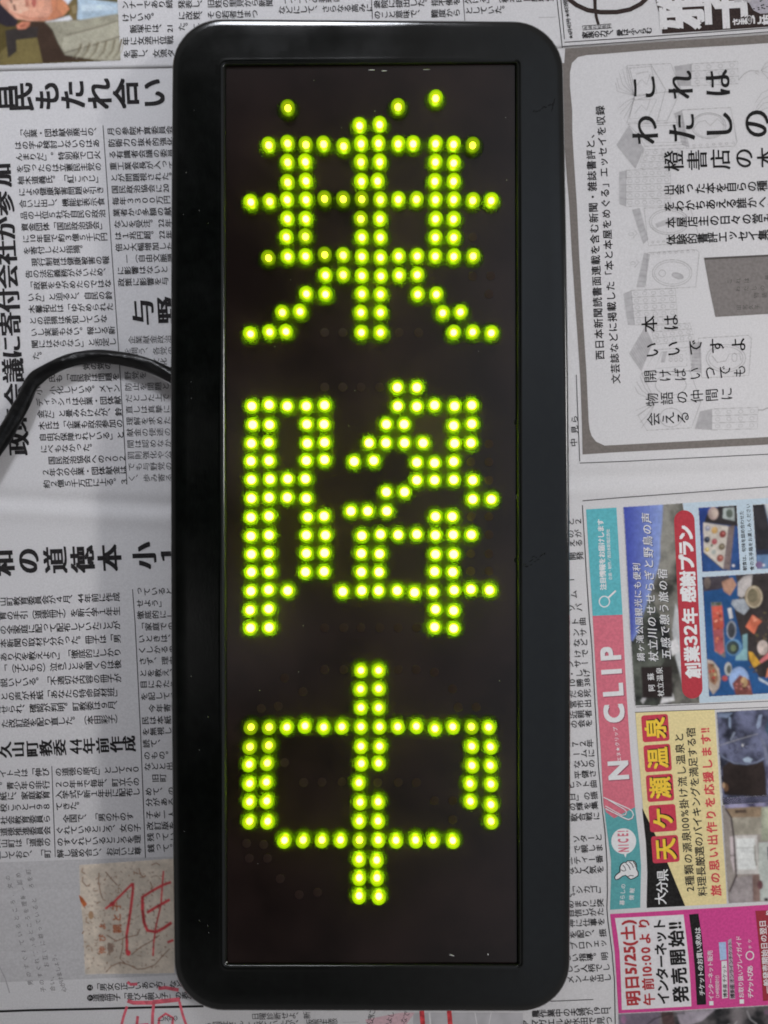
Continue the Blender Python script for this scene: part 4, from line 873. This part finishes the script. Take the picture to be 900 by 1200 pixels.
# ================================================================ the LED sign
def W(px, py, z):
    k = S * (D - z) / D
    return ((px - 450) * k, (600 - py) * k, z)
sign = empty('led_sign', (0, 0, 0), 'black framed LED sign with three glowing yellow-green characters, lying on the newspapers', 'LED sign')
OUT = [(202, 22), (659.5, 25.5), (668, 1185), (204.5, 1184)]; BOW = (0.0, 3.5, 0.0, 3.0)      # corners TL TR BR BL
INN = [(264.5, 77), (604.5, 74.5), (607, 1129.5), (266, 1129)]
NC, NE_ = 12, 24
def ring(q, rad, inset, z, bow):
    """rounded four-corner outline, moved inwards by inset"""
    cx = sum(t[0] for t in q) / 4; cy = sum(t[1] for t in q) / 4
    qq = [(x + (inset if x < cx else -inset), y + (inset if y < cy else -inset)) for x, y in q]
    r = max(.6, rad - inset)
    dirs = [((1, 0), (0, 1)), ((-1, 0), (0, 1)), ((-1, 0), (0, -1)), ((1, 0), (0, -1))]
    pts = []
    for i in range(4):
        c = qq[i]; nx = qq[(i + 1) % 4]; pv = qq[(i - 1) % 4]
        def u(a, b_): l = math.hypot(b_[0] - a[0], b_[1] - a[1]); return ((b_[0] - a[0]) / l, (b_[1] - a[1]) / l)
        un = u(c, nx); up = u(c, pv)
        cc = (c[0] + (un[0] + up[0]) * r, c[1] + (un[1] + up[1]) * r)
        for k in range(NC + 1):
            t = math.pi / 2 * k / NC
            pts.append((cc[0] - un[0] * r * math.cos(t) * 0 - un[0] * r * math.cos(t + 0) * (1 if False else 0) - (up[0] * r * math.sin(t) + un[0] * r * math.cos(t)), cc[1] - (up[1] * r * math.sin(t) + un[1] * r * math.cos(t))))
        a = pts[-1]
        # straight run to the next corner's start
        nn = u(nx, qq[(i + 2) % 4]); b_ = (nx[0] - un[0] * r + nn[0] * 0, nx[1] - un[1] * r)
        for k in range(1, NE_):
            t = k / NE_; b0 = bow[i] * 4 * t * (1 - t)
            pts.append((a[0] + (b_[0] - a[0]) * t + un[1] * b0, a[1] + (b_[1] - a[1]) * t - un[0] * b0))
    return [W(x, y, z) for x, y in pts]
ZT = .045
rings = [ring(OUT, 58, 5, .0036, BOW), ring(OUT, 58, 1, .007, BOW), ring(OUT, 58, 0, .012, BOW), ring(OUT, 58, 0, .035, BOW)]
for ins, z in ((0, .0425), (.25, .0438), (.7, .0445), (1.4, .0449), (2.6, .0451), (8, .0452), (20, .0453)): rings.append(ring(OUT, 58, ins, z, BOW))
Z0 = (0, 0, 0, 0)
for ins, z in ((-10, .0452), (-8, .04525), (-6, .0453), (-4, .0452), (-2.2, .0450), (-.8, .0445), (0, .0440), (0, .0420)): rings.append(ring(INN, 1.6, ins, z, Z0))
# keep small corner radii on the inner rings
v = []; f = []
n = len(rings[0])
for r in rings: v += r
for i in range(len(rings) - 1):
    for k in range(n):
        a = i * n + k; b_ = i * n + (k + 1) % n; f.append((a, b_, b_ + n, a + n))
f.append(tuple(range(n)))
m_fr, b = princ('black_plastic', (.002, .002, .002), .2, .5)
noise_col(m_fr, b, (.0012, .0016, .0014), (.0024, .0031, .0027), 300, 4)
bump(m_fr, b, 1600, .12, .00008)
nt = m_fr.node_tree; t = nt.nodes.new('ShaderNodeTexCoord'); nn = nt.nodes.new('ShaderNodeTexNoise'); nn.inputs['Scale'].default_value = 38; nn.inputs['Detail'].default_value = 6
rr = nt.nodes.new('ShaderNodeMapRange'); rr.inputs['From Min'].default_value = .35; rr.inputs['From Max'].default_value = .68; rr.inputs['To Min'].default_value = .09; rr.inputs['To Max'].default_value = .18
nt.links.new(t.outputs['Object'], nn.inputs['Vector']); nt.links.new(nn.outputs['Fac'], rr.inputs['Value']); nt.links.new(rr.outputs[0], b.inputs['Roughness'])
me = bpy.data.meshes.new('frame'); me.from_pydata(v, [], f); me.materials.append(m_fr)
m_gk, _ = princ('matte_black_lip', (.003, .003, .003), .6, .2); me.materials.append(m_gk)
for q in me.polygons: q.use_smooth = len(q.vertices) == 4
for k in range(n * (len(rings) - 4), n * (len(rings) - 1)): me.polygons[k].material_index = 1
me.update(); me.validate()
link('frame', me, sign)
ZP = .0434
m_pn, b = princ('smoked_panel', (.007, .0055, .005), .16, .5)
noise_col(m_pn, b, (.0068, .0036, .0032), (.0165, .0092, .0084), 34, 6)
bump(m_pn, b, 2200, .06, .00005)
pc = [W(x, y, ZP) for x, y in ((264.9, 77.4), (603.2, 75), (605.6, 1128.8), (266.4, 1128.4))]
me = bpy.data.meshes.new('display_panel'); lo = [(x, y, ZP - .002) for x, y, _ in pc]
me.from_pydata(pc + lo, [], [(3, 2, 1, 0), (4, 5, 6, 7), (0, 1, 5, 4), (1, 2, 6, 5), (2, 3, 7, 6), (3, 0, 4, 7)]); me.materials.append(m_pn); me.update()
link('display_panel', me, sign)
# scuffs on the right-hand rail, dust on the panel
def flecks(name, items, m, parent, label=None):
    v = []; f = []
    for x, y, z, rx, ry, a in items:
        n0 = len(v); c = W(x, y, z)
        for k in range(7):
            t = 2 * math.pi * k / 7; j = .7 + .5 * random.random()
            u, w_ = rx * S * j * math.cos(t), ry * S * j * math.sin(t)
            v.append((c[0] + u * math.cos(a) - w_ * math.sin(a), c[1] + u * math.sin(a) + w_ * math.cos(a), z))
        v.append((c[0], c[1], z + .00012))
        for k in range(7): f.append((n0 + k, n0 + (k + 1) % 7, n0 + 7))
    me = bpy.data.meshes.new(name); me.from_pydata(v, [], f); me.materials.append(m); me.update()
    o = link(name, me, parent, label); o['kind'] = 'stuff'; return o
m_du, _ = princ('dust_and_glint', (.45, .45, .45), .9, .1)
du = [(529, 1119.5, ZP + .00005, 3, .8, -.3), (572, 1118.5, ZP + .00005, .9, 1.0, 0), (436, 82, ZP + .00005, 4, .5, 0), (450, 83, ZP + .00005, 3, .5, .1), (500, 81.5, ZP + .00005, 4, .4, 0), (265.3, 1128, .0452, 1.1, 1, 0), (667.4, 546, .030, .7, .7, 0)]  # last two paint light spots on the frame's edges, the final one a glint
for _ in range(26): du.append((random.uniform(285, 600), random.uniform(90, 1115), ZP + .00004, random.uniform(.25, .5), random.uniform(.25, .4), random.uniform(0, 3)))
for _ in range(14): du.append((random.uniform(215, 250), random.uniform(100, 1100), .0455, random.uniform(.25, .45), .3, random.uniform(0, 3)))
flecks('dust_and_glint', du, m_du, sign)
m_sf, _ = princ('scuff', (.004, .004, .0045), .75, .2)
sf = []
for k in range(9): sf.append((648 - k * 2.6 + random.uniform(-1, 1), 121 + k * 1.2 + random.uniform(-1, 1), .04545, 1.6, .5, random.uniform(.3, .9)))
for k in range(5): sf.append((650 - k * .8, 117 + k * 3, .0454, .6, 1.6, -.3))
for k in range(16): sf.append((614 + k * 1.7 + random.uniform(-1, 1), 664 - k * 1.2 + random.uniform(-4, 4), .0455, random.uniform(.8, 2.4), .35, .5))
for yy in (495, 657): sf.append((604, yy, ZP + .00006, 2.2, 3.2, 0))
flecks('scuff', sf, m_sf, sign, 'dark scuff marks on the right-hand rail')

# ---- lamps: a clear bulb over a glowing die, with an added frosted skirt, lit by the die, standing in for bloom
def led_mats(level):
    out = []
    for nm, colr, st, op in (('led_lens', (.42, .78, .0), 1.0, .55), ('led_glow', (.86, .92, .02), 1.3, .5), ('led_die', (.60, 1.0, .02), 170., 1.0)):
        m = bpy.data.materials.new(nm); m.use_nodes = True; nt = m.node_tree; nt.nodes.clear()
        o = nt.nodes.new('ShaderNodeOutputMaterial'); e = nt.nodes.new('ShaderNodeEmission'); e.inputs[0].default_value = (*colr, 1); e.inputs[1].default_value = st * (level if nm != 'led_die' else level ** 2.2)
        if op < 1:
            tr = nt.nodes.new('ShaderNodeBsdfTransparent'); mx = nt.nodes.new('ShaderNodeMixShader'); mx.inputs[0].default_value = op
            nt.links.new(tr.outputs[0], mx.inputs[1]); nt.links.new(e.outputs[0], mx.inputs[2]); nt.links.new(mx.outputs[0], o.inputs[0])
        else: nt.links.new(e.outputs[0], o.inputs[0])
        out.append(m)
    m = bpy.data.materials.new('led_halo_skirt'); m.use_nodes = True; nt = m.node_tree; nt.nodes.clear()
    o = nt.nodes.new('ShaderNodeOutputMaterial'); tl = nt.nodes.new('ShaderNodeBsdfTranslucent'); tl.inputs[0].default_value = (.060, .092, .001, 1)
    tr = nt.nodes.new('ShaderNodeBsdfTransparent'); mx = nt.nodes.new('ShaderNodeMixShader'); mx.inputs[0].default_value = .4
    nt.links.new(tr.outputs[0], mx.inputs[1]); nt.links.new(tl.outputs[0], mx.inputs[2]); nt.links.new(mx.outputs[0], o.inputs[0])
    out.append(m)
    return out
LEVELS = (1.0, .86, .68, .5)
LM = {l: led_mats(l) for l in LEVELS}
def lathe(prof, ns):
    v = []; f = []
    for r, z in prof:
        for k in range(ns): v.append((r * math.cos(2 * math.pi * k / ns), r * math.sin(2 * math.pi * k / ns), z))
    v.append((0, 0, prof[-1][1] + .00002)); top_ = len(v) - 1
    for i in range(len(prof) - 1):
        for k in range(ns): a = i * ns + k; b_ = i * ns + (k + 1) % ns; f.append((a, b_, b_ + ns, a + ns))
    o = (len(prof) - 1) * ns
    for k in range(ns): f.append((o + k, o + (k + 1) % ns, top_))
    return v, f
def ellp(r, z0, z1, n=8):
    zc = (z0 + z1) / 2; h = (z1 - z0) / 2
    return [(r * math.sin(math.pi * i / n) if 0 < i < n else .00004, zc - h * math.cos(math.pi * i / n)) for i in range(n + 1)]
R0 = .00295
dome = [(R0 * .97, 0), (R0, .0006), (R0, .0036)] + [(R0 * math.cos(t), .0036 + .0028 * math.sin(t)) for t in (math.pi / 2 * i / 6 for i in range(1, 6))] + [(.00005, .0064)]
SHELLS = [lathe(dome, 18), lathe(ellp(.00245, .0001, .0057), 14), lathe(ellp(.0013, .0001, .0040), 12)]
def skirt(prof, ns):
    v, f = lathe(prof, ns); return v[:-1], [q for q in f if len(q) == 4]
SK = skirt([(.0050, .0003), (.0045, .0005), (.0040, .0009), (.0035, .0014), (.0030, .0022)], 20)
SHELLS.append(SK)
WIDE = [SHELLS[0], SHELLS[1], lathe(ellp(.0017, .0001, .0044), 12), SK]
def led_geo(items):
    """items: (x, y, scale, level) -> verts, faces, material index"""
    v = []; f = []; mi = []
    for x, y, s_, lv in items:
        for k, (sv, sf_) in enumerate(WIDE if s_ > 1 else SHELLS):
            n0 = len(v); v += [(x + a * s_, y + b_ * s_, c * s_) for a, b_, c in sv]
            f += [tuple(n0 + i for i in q) for q in sf_]; mi += [LEVELS.index(lv) * 4 + k if lv else k] * len(sf_)
    return v, f, mi
def led_mesh(name, items, mats):
    v, f, mi = led_geo(items); me = bpy.data.meshes.new(name); me.from_pydata(v, [], f)
    for m in mats: me.materials.append(m)
    me.polygons.foreach_set('material_index', mi); me.polygons.foreach_set('use_smooth', [True] * len(f)); me.update(); return me
CH1 = """582,215,.8 257,236,.55 500,234,.7 415,275 459,273 215,318,.85 257,314,.8 297,317,.7 336,316,.9 380,320,.85 418,315 457,314 500,315 533,315 582,315 622,316 664,318,.55
257,356,.85 296,355 418,355,.85 459,355 582,355 622,357 257,400,.85 297,397 419,398 455,397 581,398 622,398
176,443 217,442,.9 256,438 297,438 338,436,.55 379,437,.55 420,437,.5 461,438,.85 500,437 540,437,.85 582,438 622,438 664,440,.8 705,440
256,480 297,480 418,480,.7 460,480 582,480 622,481 254,520 296,519,.7 420,521 461,521 582,521 622,521
215,566,.55 257,563 296,562 338,559,.5 379,560,.85 420,563 461,565 501,562 542,562 582,562 622,563 665,562,.85
340,604 379,603,.85 420,605 462,606 502,604 542,603 298,645 340,646 420,645 461,646 543,646 584,646 245,686,.8 284,684 418,686 461,686 598,687 637,685 175,733 217,729 253,728 419,730 461,730 622,730 664,729 705,731"""
CH2 = """498,101 541,101 178,142 216,139 256,142 298,142 338,140 499,142 541,143 580,140 624,142 662,140 180,183 217,183 299,182 337,182 474,182 513,182 622,185 662,181
177,224 215,222 300,224 338,222 436,223 473,223 514,223 555,223 624,224 660,223 176,263 216,262 298,262 338,260 403,264 446,262 541,266 580,267 622,264
177,304 218,303 257,302 296,302 541,305 580,305 622,304 664,305 474,331 514,331 177,345 216,343 256,343 298,345 664,347 705,347 396,373 433,373 475,373
176,387 216,384 301,386 337,384 582,385 619,385 176,428 216,426 298,426 340,426 420,427 461,424 500,425 541,424 582,426 621,425 661,425
177,468 215,466 298,466 338,465 419,466 459,467 582,468 622,468 177,507 216,506 296,507 337,506 419,507 458,507 580,506 620,507
176,549 215,546 257,548 378,550 420,548 457,548 498,548 536,552 577,550 623,547 660,545 701,547 174,591 215,588 582,589 622,592 175,630 216,629 580,628 622,631"""
CH3 = """418,11 457,11 417,52 457,51 418,93 457,93 176,136,.55 216,136,.6 255,136 295,133 336,136 376,135 418,135 459,135 499,135 540,134 581,139 620,135 661,135,.7 699,136
174,179,.7 215,176,.75 418,178 459,178 662,178 703,179 172,218 212,215,.85 419,216 457,215 662,220 703,220 173,260 210,257 414,258 658,260 704,261 173,300 211,298 416,301 456,300 659,299 704,306
173,343,.85 213,343 415,342 456,342 704,343,.85 250,385 291,384,.85 332,384,.85 373,384 415,384,.7 456,384 495,385 538,384 577,384 620,385 414,426 453,428 414,467 453,467 414,507 457,508"""
leds = []
for txt, oy in ((CH1, 0), (CH2, 400), (CH3, 780)):
    for tok in txt.split():
        q = [float(t) for t in tok.split(',')]
        lv = q[2] if len(q) > 2 else 1.0
        lv = min(LEVELS, key=lambda l: abs(l - lv))
        x, y, _ = W(200 + q[0] / 1.875, oy + q[1] / 1.875, ZP + .0028)
        leds.append((x, y, lv, 1.0001 if oy == 400 else 1.0))
# the hundred lamps farthest from the middle of the picture show their bulbs longest
order = sorted(range(len(leds)), key=lambda i: -(leds[i][0] ** 2 + leds[i][1] ** 2) - (1 if leds[i][2] == 1 else 0) * 0.0)
first = order[:100]
PM = {(l, w_): led_mesh('led_lamp', [(0, 0, w_, None)], LM[l]) for l in LEVELS for w_ in (1.0, 1.0001)}
for i in first:
    x, y, lv, wd = leds[i]
    o = bpy.data.objects.new('led_lamp', PM[(lv, wd)]); C.objects.link(o); o.parent = sign; o.location = (x, y, ZP + .0001)
    o.rotation_euler = (random.uniform(-.03, .03), random.uniform(-.03, .03), 0)
rest = [(leds[i][0], leds[i][1], leds[i][3], leds[i][2]) for i in order[100:]]
me = led_mesh('led_lamps', rest, [m for l in LEVELS for m in LM[l]])
o = link('led_lamps', me, sign, None, 'stuff'); o.location = (0, 0, ZP + .0001)
# unlit lamps
m_un, _ = princ('unlit_lens', (.0175, .0078, .0062), .5, .2)
me_un = bpy.data.meshes.new('unlit_lamp'); vv, ff = lathe([(a * .66, c * .025) for a, c in dome], 12); me_un.from_pydata(vv, [], ff); me_un.materials.append(m_un)
for q in me_un.polygons: q.use_smooth = True
UN = [(660, 265, 400), (700, 225, 400), (700, 265, 400), (700, 305, 400), (660, 385, 400), (700, 385, 400), (700, 425, 400), (660, 467, 400), (700, 467, 400), (660, 505, 400), (700, 505, 400)]
UN += [(x, 630, 400) for x in (338, 380, 418, 460, 500, 540)] + [(x, 722, 400) for x in (338, 380, 500, 540)] + [(x, 100, 400) for x in (338, 378, 418, 459)] + [(580, 728, 400)]
UN += [(x, y, 780) for x, y in ((250, 28), (290, 58), (236, 90), (198, 95), (620, 52), (632, 92), (672, 92), (292, 258), (332, 257), (376, 257), (500, 258), (540, 258), (580, 298), (620, 298), (620, 340), (455, 258), (250, 214), (166, 392), (204, 395), (172, 425), (212, 425), (240, 470), (282, 505), (322, 500))]
UN += [(x, 730, 0) for x in (338, 378, 502, 545)] + [(700, 645, 0), (664, 606, 0), (704, 605, 0), (664, 520, 0)]
for x, y, oy in UN:
    o = bpy.data.objects.new('unlit_lamp', me_un); C.objects.link(o); o.parent = sign; a = W(200 + x / 1.875, oy + y / 1.875, ZP + .001); o.location = (a[0], a[1], ZP + .0001)

# ================================================================ the cable
ctl = [(240, 462, .0105), (215, 449, .0105), (200, 440.5, .010), (172, 427.5, .0085), (140, 420, .0072), (105, 418.5, .0066), (74, 426, .0072), (50, 438, .0068), (38, 450, .0068), (27, 473, .0070), (12, 499, .0074), (-4, 524, .0078), (-24, 552, .0078), (-60, 596, .0065), (-110, 640, .0055), (-170, 660, .0052)]
def cat(p0, p1, p2, p3, t):
    return tuple(.5 * (2 * b_ + (c - a) * t + (2 * a - 5 * b_ + 4 * c - d) * t * t + (3 * b_ - a - 3 * c + d) * t ** 3) for a, b_, c, d in zip(p0, p1, p2, p3))
path = []
for i in range(len(ctl) - 1):
    p0, p1, p2, p3 = ctl[max(0, i - 1)], ctl[i], ctl[i + 1], ctl[min(len(ctl) - 1, i + 2)]
    for k in range(10): path.append(Vector(W(*cat(p0, p1, p2, p3, k / 10.))) + Vector((0, 0, .0008)))
path.append(Vector(W(*ctl[-1])))
v = []; f = []; NS = 28; n = len(path)
for i, q in enumerate(path):
    tg = (path[min(n - 1, i + 1)] - path[max(0, i - 1)]).normalized(); sd = Vector((0, 0, 1)).cross(tg).normalized(); upv = tg.cross(sd)
    px = q.x / S + 450
    rw = 7.8 + 2.5 * max(0, min(1, (60 - px) / 60.)); rad = rw * S
    kink = math.exp(-((i - 74) / 5.) ** 2)
    for k in range(NS):
        t = 2 * math.pi * k / NS
        rr = 1 + .035 * math.sin(3 * t + i * .21) + .03 * math.sin(5 * t - i * .33 + math.sin(i * .17)) + kink * .13 * math.sin(2 * t + 1.2) - .16 * math.exp(-((t - 1.3 - .25 * math.sin(i * .09)) / .16) ** 2) * (1 if px < 60 else .5)
        v.append(q + sd * rad * rr * math.cos(t) + upv * rad * .72 * rr * math.sin(t))
for i in range(n - 1):
    for k in range(NS): a = i * NS + k; b_ = i * NS + (k + 1) % NS; f.append((a, b_, b_ + NS, a + NS))
f.append(tuple(range(NS))[::-1]); f.append(tuple(range((n - 1) * NS, n * NS)))
m_cb, b = princ('black_vinyl', (.0014, .0014, .0015), .32, .34)
bump(m_cb, b, 210, .6, .0007, 2)
me = bpy.data.meshes.new('power_cable'); me.from_pydata([tuple(t) for t in v], [], f); me.materials.append(m_cb)
for q in me.polygons: q.use_smooth = len(q.vertices) == 4
me.update()
o = link('power_cable', me); o['label'] = 'thick black vinyl-wrapped cable curving out from the left side of the sign'; o['category'] = 'cable'
